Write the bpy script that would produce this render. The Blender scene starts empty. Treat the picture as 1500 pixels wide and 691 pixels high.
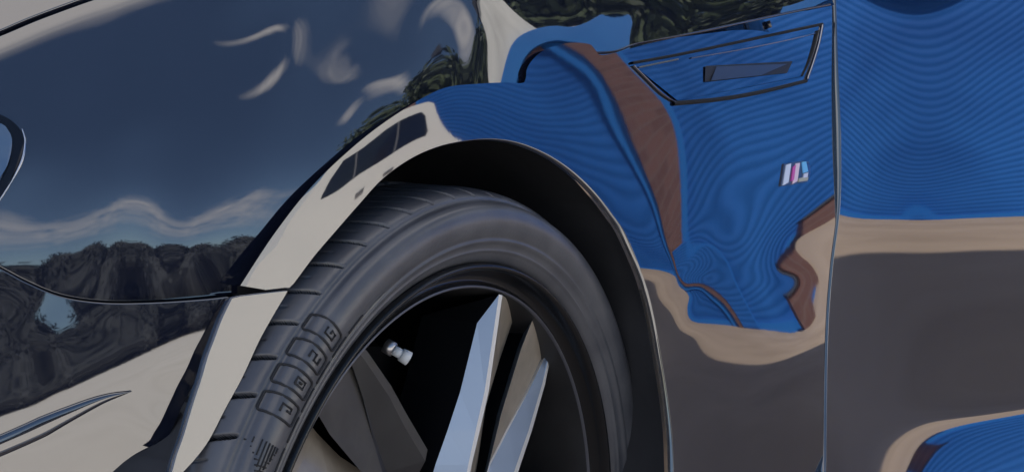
# A close-up of a dark blue car: front wing, bumper corner, wheel and door, and the yard its polished paint mirrors.
import bpy, bmesh, math, random
import numpy as np
from mathutils import Vector, Matrix
from mathutils.geometry import delaunay_2d_cdt
random.seed(7); rng=np.random.default_rng(7)
scene=bpy.context.scene
# ---------------------------------------------------------------- camera
F=2200.0; YAW=math.radians(59.77); PIT=math.radians(9.385); CAM=np.array([-0.883,-0.546,0.80])
cd=bpy.data.cameras.new("camera"); co=bpy.data.objects.new("camera",cd); scene.collection.objects.link(co); scene.camera=co
cd.sensor_width=36; cd.lens=F/1500*36; cd.clip_start=.02; cd.clip_end=3000
fw=np.array([math.sin(YAW)*math.cos(PIT),math.cos(YAW)*math.cos(PIT),-math.sin(PIT)])
rt=np.array([math.cos(YAW),-math.sin(YAW),0.0]); up=np.cross(rt,fw); BAS=np.stack([rt,up,fw])
co.matrix_world=Matrix(((rt[0],up[0],-fw[0],CAM[0]),(rt[1],up[1],-fw[1],CAM[1]),(rt[2],up[2],-fw[2],CAM[2]),(0,0,0,1)))
scene.render.resolution_x=1024; scene.render.resolution_y=471
scene.view_settings.view_transform='Standard'; scene.view_settings.look='None'; scene.view_settings.exposure=0.88
# ---------------------------------------------------------------- sun and sky
SUN=Vector((-0.30,0.62,0.72)).normalized()
sl=bpy.data.lights.new("sun",'SUN'); sl.energy=4.2; sl.angle=math.radians(.5); sl.color=(1,.95,.87)
so=bpy.data.objects.new("sun",sl); scene.collection.objects.link(so); so.rotation_euler=SUN.to_track_quat('Z','Y').to_euler()
W=bpy.data.worlds.new("World"); scene.world=W; W.use_nodes=True; nt=W.node_tree; N=nt.nodes; LK=nt.links; N.clear()
out=N.new("ShaderNodeOutputWorld"); bg=N.new("ShaderNodeBackground"); bg.inputs[1].default_value=.08; LK.new(bg.outputs[0],out.inputs[0])
st=N.new("ShaderNodeTexSky"); st.sky_type='NISHITA'; st.sun_disc=False; st.sun_elevation=math.asin(SUN.z); st.sun_rotation=math.atan2(SUN.x,SUN.y)
st.air_density=1.0; st.dust_density=0.4; st.ozone_density=3
tc=N.new("ShaderNodeTexCoord"); D=tc.outputs['Generated']
def vm(op,a,b=None,o=0):
    n=N.new("ShaderNodeVectorMath"); n.operation=op
    for i,x in enumerate((a,b)):
        if x is None: continue
        if hasattr(x,'is_linked'): LK.new(x,n.inputs[i])
        else: n.inputs[i].default_value=x
    return n.outputs[o]
def ma(op,*a,clamp=False):
    n=N.new("ShaderNodeMath"); n.operation=op; n.use_clamp=clamp
    for i,x in enumerate(a):
        if hasattr(x,'is_linked'): LK.new(x,n.inputs[i])
        else: n.inputs[i].default_value=x
    return n.outputs[0]
def wnoise(scale,det,rough,stretch=(1,1,1),dist=0.0):
    m=N.new("ShaderNodeMapping"); m.inputs['Scale'].default_value=stretch; LK.new(D,m.inputs[0])
    n=N.new("ShaderNodeTexNoise"); n.inputs['Scale'].default_value=scale; n.inputs['Detail'].default_value=det; n.inputs['Roughness'].default_value=rough; n.inputs['Distortion'].default_value=dist
    LK.new(m.outputs[0],n.inputs['Vector']); return n.outputs[0]
n1=wnoise(2.6,7,.60,(1,1,3.6),.1); n2=wnoise(8.0,6,.6,(1,1,4.0),.0)
def dirv(az,el): a,e=math.radians(az),math.radians(el); return Vector((math.sin(a)*math.cos(e),-math.cos(a)*math.cos(e),math.sin(e)))
# clouds: azimuth (0 = away from the car's side, + towards its tail), elevation, half sizes in degrees, roll, strength
CLOUDS=[(8,78,70,11,0,1.0),(-10,15,24,6,3,.66),(29,47.5,10,1.6,-28,.58),(44,42,3.6,3.2,0,.58),(45.5,32,2.6,4.5,0,.64),(39,33,3,1.5,0,.60)]
tot=None
for az,el,ra,re,roll,s in CLOUDS:
    c=dirv(az,el); e1=Vector((math.cos(math.radians(az)),math.sin(math.radians(az)),0)); e2=c.cross(e1)
    if e2.z<0: e2=-e2
    r=math.radians(roll); a1=(e1*math.cos(r)+e2*math.sin(r))/math.radians(ra); a2=(e2*math.cos(r)-e1*math.sin(r))/math.radians(re)
    d=vm('SUBTRACT',D,tuple(c)); x=vm('DOT_PRODUCT',d,tuple(a1),o=1); y=vm('DOT_PRODUCT',d,tuple(a2),o=1)
    q=ma('ADD',ma('MULTIPLY',x,x),ma('MULTIPLY',y,y))
    front=ma('GREATER_THAN',vm('DOT_PRODUCT',D,tuple(c),o=1),0.0)
    v=ma('MULTIPLY',ma('MULTIPLY',ma('SUBTRACT',1.0,ma('MULTIPLY',q,.55),clamp=True),s),front)
    tot=v if tot is None else ma('MAXIMUM',tot,v)
wis=ma('ADD',ma('MULTIPLY',n1,1.7),ma('MULTIPLY',n2,.8))     # about 1.25 on average
cl=ma('SUBTRACT',ma('ADD',ma('MULTIPLY',tot,1.5),wis),1.72,clamp=True)
cl=ma('MULTIPLY',cl,ma('MULTIPLY',tot,1.6,clamp=True)); cl=ma('MULTIPLY',cl,1.25,clamp=True)
mx=N.new("ShaderNodeMix"); mx.data_type='RGBA'; LK.new(cl,mx.inputs[0]); LK.new(st.outputs[0],mx.inputs[6]); mx.inputs[7].default_value=(9.5,9.0,8.8,1)
LK.new(mx.outputs[2],bg.inputs[0])
# ---------------------------------------------------------------- helpers
COL=scene.collection
def mat(name,base=(.5,.5,.5),rough=.5,metal=0.0,ior=1.5,coat=0.0,spec=.5):
    m=bpy.data.materials.new(name); m.use_nodes=True; b=m.node_tree.nodes["Principled BSDF"]
    b.inputs['Base Color'].default_value=(*base,1); b.inputs['Roughness'].default_value=rough; b.inputs['Metallic'].default_value=metal
    b.inputs['IOR'].default_value=ior; b.inputs['Coat Weight'].default_value=coat; b.inputs['Specular IOR Level'].default_value=spec
    return m
def noisy(m,c1,c2,scale=5,det=6,bump=0.0,bscale=None,stretch=(1,1,1),lo=.35,hi=.65,rough=None,bdist=.002):
    """colour between two tones by object-space noise, with a fine bump"""
    t=m.node_tree; b=t.nodes["Principled BSDF"]; tc=t.nodes.new("ShaderNodeTexCoord"); mp=t.nodes.new("ShaderNodeMapping"); mp.inputs['Scale'].default_value=stretch
    t.links.new(tc.outputs['Object'],mp.inputs[0])
    n=t.nodes.new("ShaderNodeTexNoise"); n.inputs['Scale'].default_value=scale; n.inputs['Detail'].default_value=det; t.links.new(mp.outputs[0],n.inputs['Vector'])
    r=t.nodes.new("ShaderNodeValToRGB"); r.color_ramp.elements[0].color=(*c1,1); r.color_ramp.elements[1].color=(*c2,1); r.color_ramp.elements[0].position=lo; r.color_ramp.elements[1].position=hi
    t.links.new(n.outputs[0],r.inputs[0]); t.links.new(r.outputs[0],b.inputs['Base Color'])
    if rough:
        rr=t.nodes.new("ShaderNodeMapRange"); rr.inputs['To Min'].default_value=rough[0]; rr.inputs['To Max'].default_value=rough[1]; t.links.new(n.outputs[0],rr.inputs[0]); t.links.new(rr.outputs[0],b.inputs['Roughness'])
    if bump:
        n2=t.nodes.new("ShaderNodeTexNoise"); n2.inputs['Scale'].default_value=bscale or scale*8; n2.inputs['Detail'].default_value=4; t.links.new(tc.outputs['Object'],n2.inputs['Vector'])
        bp=t.nodes.new("ShaderNodeBump"); bp.inputs['Strength'].default_value=bump; bp.inputs['Distance'].default_value=bdist; t.links.new(n2.outputs[0],bp.inputs['Height']); t.links.new(bp.outputs[0],b.inputs['Normal'])
    return m
def tag(o,label=None,cat=None,group=None,kind=None):
    if label: o['label']=label
    if cat: o['category']=cat
    if group: o['group']=group
    if kind: o['kind']=kind
    return o
def empty(name,loc=(0,0,0),rz=0):
    o=bpy.data.objects.new(name,None); COL.objects.link(o); o.location=loc; o.rotation_euler=(0,0,rz); return o
def meshobj(name,V,Fc,m,parent=None,smooth=False,normals=None,mi=None):
    me=bpy.data.meshes.new(name); me.from_pydata([tuple(map(float,v)) for v in V],[],[tuple(map(int,f)) for f in Fc]); me.update()
    for x in (m if isinstance(m,(list,tuple)) else [m]): me.materials.append(x)
    if mi is not None: me.polygons.foreach_set('material_index',mi)
    if smooth: me.polygons.foreach_set('use_smooth',[True]*len(me.polygons))
    if normals is not None: me.normals_split_custom_set_from_vertices([tuple(n) for n in normals])
    o=bpy.data.objects.new(name,me); COL.objects.link(o)
    if parent: o.parent=parent
    return o
class MB:
    def __init__(s): s.V=[]; s.F=[]
    def add(s,V,Fc):
        k=len(s.V); s.V+= [tuple(map(float,v)) for v in V]; s.F+=[tuple(k+i for i in f) for f in Fc]; return s
    def box(s,x0,x1,y0,y1,z0,z1,M=None,bev=0):
        b=bmesh.new(); bmesh.ops.create_cube(b,size=1)
        for v in b.verts: v.co=Vector(((x0+x1)/2+v.co.x*(x1-x0),(y0+y1)/2+v.co.y*(y1-y0),(z0+z1)/2+v.co.z*(z1-z0)))
        if bev: bmesh.ops.bevel(b,geom=b.edges[:],offset=bev,segments=2,affect='EDGES',profile=.6)
        b.verts.ensure_lookup_table()
        V=[(M@v.co if M else v.co) for v in b.verts]; s.add(V,[[v.index for v in f.verts] for f in b.faces]); b.free(); return s
    def prism(s,poly,y0,y1,M=None):
        """outline in x,z pulled from y0 to y1"""
        n=len(poly); V=[Vector((p[0],y0,p[1])) for p in poly]+[Vector((p[0],y1,p[1])) for p in poly]
        if M: V=[M@v for v in V]
        s.add(V,[list(range(n)),list(range(2*n-1,n-1,-1))]+[[i,i+n,(i+1)%n+n,(i+1)%n] for i in range(n)]); return s
    def tube(s,pts,r,seg=8,closed=False):
        P=[Vector(p) for p in pts]; n=len(P); V=[];Fc=[]
        for i,p in enumerate(P):
            t=(P[(i+1)%n] if (closed or i<n-1) else P[i])-(P[i-1] if (closed or i>0) else P[i]); t.normalize()
            a=t.cross(Vector((.13,.3,.94))); a.normalize(); b=t.cross(a); rr=r[i] if isinstance(r,(list,tuple)) else r
            V+=[p+(a*math.cos(k*2*math.pi/seg)+b*math.sin(k*2*math.pi/seg))*rr for k in range(seg)]
        for i in range(n if closed else n-1):
            j=(i+1)%n
            Fc+=[[i*seg+k,i*seg+(k+1)%seg,j*seg+(k+1)%seg,j*seg+k] for k in range(seg)]
        if not closed: Fc+=[list(range(seg-1,-1,-1)),[(n-1)*seg+k for k in range(seg)]]
        return s.add(V,Fc)
    def build(s,name,m,parent=None,smooth=False): return meshobj(name,s.V,s.F,m,parent,smooth)
def poly_in(P,poly):
    x,y=P[:,0],P[:,1]; r=np.zeros(len(P),bool); n=len(poly)
    for i in range(n):
        x1,y1=poly[i];x2,y2=poly[(i+1)%n]
        if y1==y2: continue
        r^=((y1>y)!=(y2>y))&(x<(x2-x1)*(y-y1)/(y2-y1)+x1)
    return r
def seg_dist(P,poly):
    d=np.full(len(P),1e9); A=np.array(poly); B=np.roll(A,-1,axis=0)
    for a,b in zip(A,B):
        ab=b-a; t=np.clip(((P-a)@ab)/max(ab@ab,1e-9),0,1); d=np.minimum(d,np.linalg.norm(P-a-t[:,None]*ab,axis=1))
    return d
def curve(pts,step=6):
    p=np.array(pts,float); q=np.vstack([2*p[0]-p[1],p,2*p[-1]-p[-2]]); o=[]
    for i in range(1,len(q)-2):
        n=max(1,int(np.linalg.norm(q[i+1]-q[i])/step)); t=np.arange(n)[:,None]/n
        o.append(.5*(2*q[i]+(q[i+1]-q[i-1])*t+(2*q[i-1]-5*q[i]+4*q[i+1]-q[i+2])*t**2+(3*q[i]-q[i-1]-3*q[i+1]+q[i+2])*t**3))
    o.append(p[-1:]); return np.vstack(o)
# ---------------------------------------------------------------- body surfaces
# Each panel is a cubic B-spline sheet; the numbers are its control heights (log of the distance
# from the surveying point CAM), measured so that bulges, hollows and creases sit where the real panel has them.
def ray(uv):
    uv=np.atleast_2d(uv).astype(float); return np.stack([(uv[:,0]-750)/F,-(uv[:,1]-345.5)/F,np.ones(len(uv))],1)
def bsp(t): return np.stack([(1-t)**3,3*t**3-6*t**2+4,-3*t**3+3*t**2+3*t+1,t**3],-1)/6
def dbsp(t): return np.stack([-(1-t)**2*3,9*t**2-12*t,-9*t**2+6*t+3,3*t**2],-1)/6
class Sheet:
    def __init__(s,u0,v0,h,nu,nv,c): s.u0,s.v0,s.h,s.nu,s.nv=u0,v0,h,nu,nv; s.c=np.array(c)/1e7
    def ev(s,uv):
        uv=np.atleast_2d(uv).astype(float); a=(uv[:,0]-s.u0)/s.h; b=(uv[:,1]-s.v0)/s.h
        i=np.clip(np.floor(a).astype(int),0,s.nu-4); j=np.clip(np.floor(b).astype(int),0,s.nv-4); a=a-i;b=b-j
        A,B,dA,dB=bsp(a),bsp(b),dbsp(a)/s.h*F,-dbsp(b)/s.h*F
        c=s.c[(j[:,None,None]+np.arange(4)[None,:,None])*s.nu+(i[:,None,None]+np.arange(4)[None,None,:])]
        f=lambda X,Y:(Y[:,:,None]*X[:,None,:]*c).sum((1,2)); return f(A,B),f(dA,B),f(A,dB)
    def pn(s,uv):
        L,Lx,Ly=s.ev(uv); d=ray(uv); P=CAM+(d*np.exp(L)[:,None])@BAS
        n=np.stack([Lx,Ly,-1-Lx*d[:,0]-Ly*d[:,1]],1); n/=np.linalg.norm(n,axis=1,keepdims=True); return P,n@BAS
    def at(s,u,v,off=0.0): P,n=s.pn([[u,v]]); return Vector(P[0]+n[0]*off)
HOOD=Sheet(-110,-90,26,22,11,[-837001,-810531,-779905,-744839,-704532,-660482,-616474,-575793,-538952,-502671,-464575,-424412,-382926,-340865,-298537,-255636,-211119,-163767,-113272,-59881,-3863,54658,-931585,-902724,
-869770,-832717,-790855,-745930,-701685,-661187,-625100,-588200,-548308,-506247,-463349,-420488,-377981,-335631,-292227,-245989,-196623,-144458,-89749,-32589,-1025084,-994013,-958940,-919580,
-876174,-831267,-787526,-746791,-710912,-672234,-629808,-585810,-541757,-498271,-455494,-413478,-371106,-325882,-277606,-226635,-173200,-117376,-1117063,-1083675,-1046824,-1005357,-960631,-916934,
-875017,-833322,-795453,-753362,-708317,-663042,-618448,-574652,-531545,-489397,-447585,-403277,-356103,-306315,-254122,-199609,-1207514,-1170820,-1131873,-1089247,-1044062,-1001970,-962310,-918486,
-875363,-829943,-783929,-738631,-694035,-650072,-606708,-564189,-522073,-478261,-432028,-383354,-332362,-279129,-1298425,-1257453,-1215396,-1172610,-1128138,-1085320,-1043874,-997887,-951506,-904986,
-859012,-813580,-768635,-724260,-680529,-637541,-594849,-551095,-505470,-457716,-407811,-355789,-1391938,-1348048,-1303700,-1259391,-1213960,-1167854,-1120954,-1072727,-1025052,-978146,-931923,-886163,
-840873,-796164,-752116,-708708,-665523,-621661,-576398,-529356,-480390,-429470,-1483399,-1436671,-1389218,-1341084,-1291796,-1241703,-1191398,-1141787,-1093496,-1046439,-1000236,-954555,-909335,-864645,
-820540,-776946,-733509,-689598,-644616,-598155,-550001,-500070,-1566016,-1515465,-1464010,-1411711,-1358756,-1305952,-1254061,-1203835,-1155468,-1108662,-1062906,-1017780,-973108,-928876,-885087,-841648,
-798274,-754503,-709854,-663944,-616530,-567499,-1637013,-1582407,-1527209,-1471587,-1416041,-1361515,-1308833,-1258512,-1210517,-1164395,-1119533,-1075413,-1031741,-988396,-945322,-902412,-859437,-816050,
-771868,-726554,-679870,-631688,-1696407,-1638058,-1579555,-1521283,-1463935,-1408452,-1355590,-1305678,-1258517,-1213529,-1170004,-1127325,-1085077,-1043033,-1001066,-959053,-916804,-874056,-830507,-785878,
-739950,-692599])
SHOULDER=Sheet(-110,-90,26,55,24,[-651778,-622062,-591137,-559201,-526623,-493848,-461219,-428856,-396694,-364611,-332518,-300434,-268538,-236944,-204850,-169590,-129474,-85542,-36500,23184,98478,190798,298326,417369,
543596,673017,802762,931636,1060477,1192286,1332006,1485456,1656466,1843891,2041972,2246199,2457130,2679365,2916811,3165694,3416794,3673388,3943156,4226726,4518410,4808676,5087013,5345424,
5580990,5795654,5990511,6167288,6329298,6482118,6629741,-809320,-777479,-744323,-710029,-674997,-639775,-604767,-570020,-535341,-500507,-465328,-429687,-393724,-357897,-322030,-282258,-236410,
-188423,-137776,-76161,2362,98193,208377,328613,454320,581428,707072,830115,951463,1074238,1203904,1348055,1512930,1698282,1895386,2096876,2302232,2517268,2750348,2999090,3245463,
3493215,3753269,4026465,4307937,4588996,4859026,5109556,5337435,5546933,5739168,5917304,6085442,6249450,6411929,-955262,-921301,-885891,-849148,-811486,-773627,-736090,-698804,-661403,-623618,
-585249,-546054,-505988,-465698,-426364,-382328,-330427,-279001,-228146,-164614,-82326,16896,128989,249581,374205,498852,620737,738811,854038,969380,1089906,1224423,1382167,1566041,
1763828,1965186,2167235,2374337,2600506,2850439,3093694,3332887,3582281,3843121,4112695,4384327,4647407,4893300,5117120,5325373,5517489,5699694,5877835,6056836,6237029,-1089690,-1053597,-1015931,
-976682,-936196,-895486,-855291,-815297,-774875,-733785,-691962,-649165,-605164,-560275,-517035,-468494,-411785,-358549,-308234,-241305,-154374,-52681,59640,179219,301992,423964,542428,
656458,767251,877859,991926,1117477,1265282,1445802,1644282,1849189,2053706,2255439,2469881,2718146,2960690,3192517,3429692,3675391,3930580,4192103,4448796,4693640,4918686,5131548,5327012,
5517068,5710158,5907167,6106714,-1212835,-1174518,-1134593,-1092860,-1049377,-1005604,-962642,-919720,-875862,-830934,-785059,-738118,-690072,-640764,-591411,-538432,-483112,-430347,-376587,-303043,
-212139,-111283,-1882,114923,235118,354274,469789,580782,688835,798429,912610,1034292,1168211,1337400,1531876,1742368,1956636,2164609,2367083,2602067,2837119,3063320,3290813,3520614,
3759392,4010507,4260852,4508190,4739253,4964133,5170333,5374083,5585080,5800709,6019506,-1325175,-1284366,-1242051,-1197951,-1151431,-1104486,-1058604,-1012330,-964591,-915462,-865123,-813674,-761439,
-708418,-656366,-603363,-548392,-490187,-426524,-347725,-257942,-163775,-60653,52499,170059,286495,399936,509412,616295,728338,852299,980319,1102124,1249826,1431499,1636522,1852124,
2067115,2266505,2485876,2716696,2947666,3167447,3379339,3600162,3840747,4085958,4338307,4581203,4820828,5046145,5268171,5496833,5730907,5968753,-1427556,-1383813,-1338568,-1292089,-1242851,-1193002,
-1143721,-1093123,-1040886,-987090,-932110,-877645,-824120,-768753,-714016,-660646,-603882,-539340,-468494,-388906,-304687,-220590,-123462,-12265,103451,216990,329460,439922,547566,662028,
794587,925193,1037922,1178502,1351609,1543487,1751539,1967007,2172892,2386954,2617998,2845080,3053332,3250533,3457293,3687917,3932791,4190034,4446666,4701223,4947182,5189981,5436999,5689280,
5946077,-1521123,-1474360,-1425201,-1375266,-1323925,-1271651,-1217723,-1162126,-1105497,-1048591,-992857,-939464,-885496,-825006,-765893,-713064,-657623,-591507,-519091,-443043,-366445,-288958,-192283,
-80191,33727,142655,254204,367567,478588,593328,727311,861945,979073,1120511,1287193,1472587,1676285,1891600,2100955,2306083,2522582,2737086,2938761,3131492,3332791,3558156,3804099,
4065744,4333392,4601971,4867004,5130515,5396915,5668004,5943945,-1606253,-1558156,-1506425,-1451552,-1395475,-1338874,-1280787,-1222198,-1163598,-1107081,-1053444,-1001072,-944713,-879679,-818396,-766292,
-713652,-651206,-581381,-509139,-435877,-356785,-258952,-148143,-38537,63781,173313,287533,401628,522102,658785,798875,920553,1061241,1227431,1413935,1617040,1830063,2036652,2233268,
2433446,2634893,2831247,3024763,3227839,3452702,3699972,3965296,4241229,4521962,4803568,5086050,5371543,5661565,5956669,-1679762,-1631300,-1578164,-1518574,-1456887,-1397096,-1337919,-1278226,-1218975,
-1164526,-1114038,-1063229,-1006204,-940966,-877926,-822773,-769479,-710480,-645152,-575890,-502327,-419794,-322412,-215946,-111465,-11326,98266,213287,329925,459062,601510,739964,860574,
1000741,1169597,1357161,1558413,1766095,1967953,2160374,2351635,2544379,2737442,2933524,3141083,3368663,3618304,3887144,4169644,4460532,4756107,5055215,5358456,5666714,5980511,-1738641,-1689286,
-1635151,-1575075,-1512665,-1451695,-1391336,-1330397,-1271947,-1220712,-1173770,-1125365,-1069494,-1004636,-938755,-879044,-823442,-766290,-704606,-637504,-563165,-478509,-382437,-279984,-177956,-75715,
36871,155099,273388,405422,546589,680631,803072,943134,1111018,1297483,1495970,1698658,1896824,2087703,2275939,2465469,2658395,2858272,3071252,3303246,3556396,3829066,4117294,4416747,
4724042,5037449,5356617,5681807,6013323,-1785016,-1735177,-1681475,-1623843,-1563726,-1503485,-1442985,-1382256,-1325207,-1275522,-1230148,-1182882,-1127446,-1061506,-992415,-929393,-872333,-816488,-757461,
-692160,-617849,-532660,-438215,-338518,-237384,-133271,-16844,105838,225922,355836,491986,623690,751235,892946,1057584,1240169,1434059,1631953,1827385,2018159,2206896,2397378,2593059,
2797937,3016886,3254205,3511786,3788787,4082453,4389400,4706678,5032371,5365597,5706144,6054070,-1823105,-1773872,-1721593,-1666559,-1609321,-1551022,-1491843,-1432254,-1375402,-1324998,-1278681,-1230042,
-1172589,-1104109,-1033864,-970859,-914443,-860121,-803052,-739281,-665810,-581465,-489237,-391827,-290881,-184814,-65727,59412,183027,311073,442763,573492,705288,848844,1010495,1188201,
1376741,1570111,1763419,1954845,2145926,2339854,2540277,2751142,2976516,3219738,3482444,3764286,4063391,4377189,4703208,5039580,5385181,5739497,6102386,-1855167,-1806995,-1756169,-1702894,-1647440,
-1590419,-1532120,-1472930,-1415400,-1364093,-1316589,-1266017,-1206036,-1136427,-1067695,-1006333,-951113,-897744,-841517,-778506,-706022,-623569,-533954,-438538,-336517,-225782,-105102,19589,144341,
271149,400323,530932,665481,810310,969652,1142883,1326449,1515896,1707608,1900128,2094414,2293031,2499287,2716760,2948894,3198413,3466757,3753889,4058566,4378871,4712789,5058627,5415202,
5781840,6158268,-1881594,-1834221,-1784209,-1731511,-1676162,-1618552,-1559074,-1498690,-1441339,-1391388,-1345020,-1295230,-1236285,-1168397,-1100426,-1039229,-983947,-930111,-873239,-809874,-737769,-656682,
-568807,-474661,-371945,-259372,-138821,-14869,109963,236163,364426,495483,631795,777374,935038,1104769,1284366,1470792,1661513,1855466,2053323,2257117,2469652,2694003,2933073,3189138,
3463483,3756270,4066696,4393351,4734626,5089048,5455486,5833209,6221876,-1902166,-1855012,-1805099,-1752157,-1696061,-1637104,-1575844,-1514503,-1458603,-1410643,-1366040,-1318022,-1261168,-1195007,-1127733,
-1067208,-1011932,-956804,-898083,-833320,-760619,-679534,-592050,-498363,-396426,-285030,-166320,-43786,80514,206436,334687,466517,604107,750209,906791,1074119,1250961,1435412,1625834,
1821557,2023142,2232219,2451096,2682338,2928368,3191104,3471691,3770407,4086759,4419717,4768011,5130399,5505849,5893646,6293427,-1917030,-1869550,-1819255,-1765953,-1709763,-1650889,-1590001,-1529558,
-1474085,-1425740,-1380778,-1332601,-1275677,-1209662,-1144685,-1087381,-1033523,-976901,-915679,-849144,-775545,-694177,-607234,-514057,-413190,-303846,-187566,-66859,56564,182308,310933,443678,
582365,729012,885104,1051068,1226344,1409872,1600717,1798569,2003978,2218286,2443383,2681381,2934289,3203720,3490689,3795532,4117964,4457237,4812355,5182282,5566114,5963184,6373138,-1927108,
-1879107,-1828434,-1775159,-1719633,-1661915,-1602480,-1543043,-1486710,-1436464,-1389675,-1339959,-1281841,-1215964,-1153944,-1100532,-1048453,-989741,-925971,-858624,-785544,-704896,-618384,-525409,-425181,
-317435,-203207,-84182,38353,163986,293135,426852,566613,713979,870154,1035680,1210456,1394027,1585993,1786350,1995678,2215128,2446263,2690823,2950468,3226555,3519973,3831076,4159715,
4505344,4867179,5244366,5636119,6041844,6461209,-1933675,-1885248,-1834437,-1781418,-1726491,-1669710,-1611301,-1552102,-1494137,-1441985,-1393582,-1342732,-1284275,-1218734,-1158140,-1107052,-1055865,-994489,
-929098,-862460,-791680,-712979,-626520,-533260,-433240,-326502,-213718,-95958,25901,151549,281314,416053,556959,705291,862086,1027971,1203159,1387622,1581349,1784581,1997946,2222468,
2459468,2710391,2976618,3259289,3559177,3876627,4211572,4563610,4932117,5316382,5715733,6129643,6557813,-1937725,-1888896,-1837896,-1784868,-1729970,-1673209,-1614652,-1554845,-1495965,-1443082,-1393637,
-1341650,-1282463,-1217121,-1157086,-1105916,-1054004,-991822,-927230,-860865,-790757,-713776,-628698,-536211,-436841,-330985,-219234,-102325,19151,144996,275491,411342,553527,703104,861008,
1027929,1204293,1390368,1586423,1792882,2010422,2239987,2482718,2739837,3012504,3301682,3608037,3931890,4273222,4631725,5006893,5398129,5804852,6226599,6663103,-1939910,-1890582,-1839173,-1785746,
-1730367,-1673067,-1614063,-1554255,-1496091,-1442908,-1392332,-1339186,-1279488,-1214326,-1153440,-1100354,-1047715,-988591,-926013,-858294,-786690,-709951,-625959,-534495,-435967,-330893,-219847,-103408,
18005,144279,275670,412775,556425,707541,866998,1035527,1213702,1401993,1600866,1810878,2032750,2267369,2515750,2778946,3057942,3353559,3666371,3996666,4344446,4709468,5091309,5489457,
5903403,6332734,6777213,-1940621,-1890680,-1838664,-1784599,-1728576,-1670795,-1611772,-1552704,-1495650,-1442268,-1390523,-1336255,-1276225,-1211148,-1149254,-1094386,-1041534,-985257,-924404,-856558,-783241,
-705086,-620695,-529398,-431225,-326524,-215760,-99374,22336,149322,281831,420392,565735,718696,880107,1050734,1231250,1422264,1624376,1838241,2064611,2304337,2558338,2827539,3112793,
3414802,3734063,4070827,4425105,4796693,5185228,5590260,6011335,6448074,6900259,-1940015,-1889394,-1836670,-1781906,-1725320,-1667315,-1608635,-1550495,-1494347,-1440756,-1387878,-1332432,-1272045,-1207762,
-1145762,-1089530,-1036131,-980952,-920846,-853350,-779180,-699429,-613771,-521731,-423166,-318227,-207206,-90399,32010,160037,293941,434211,581515,736633,900375,1073530,1256838,1451003,
1656723,1874718,2105761,2350677,2610312,2885493,3176967,3485344,3811051,4154306,4515118,4893310,5288561,5700468,6128613,6572643,7032343,-1938043,-1886691,-1833253,-1777868,-1720891,-1662901,-1604744,
-1547476,-1491979,-1438158,-1384305,-1327888,-1267372,-1204070,-1142463,-1085376,-1031149,-975866,-915788,-848380,-773606,-692405,-605115,-511678,-412021,-306193,-194339,-76610,46927,176359,311971,
454238,603798,761396,927830,1103904,1290409,1488112,1697772,1920158,2156055,2406264,2671576,2952743,3250427,3565162,3897318,4247082,4614456,4999279,5401261,5820035,6255213,6706456,7173542])
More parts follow.
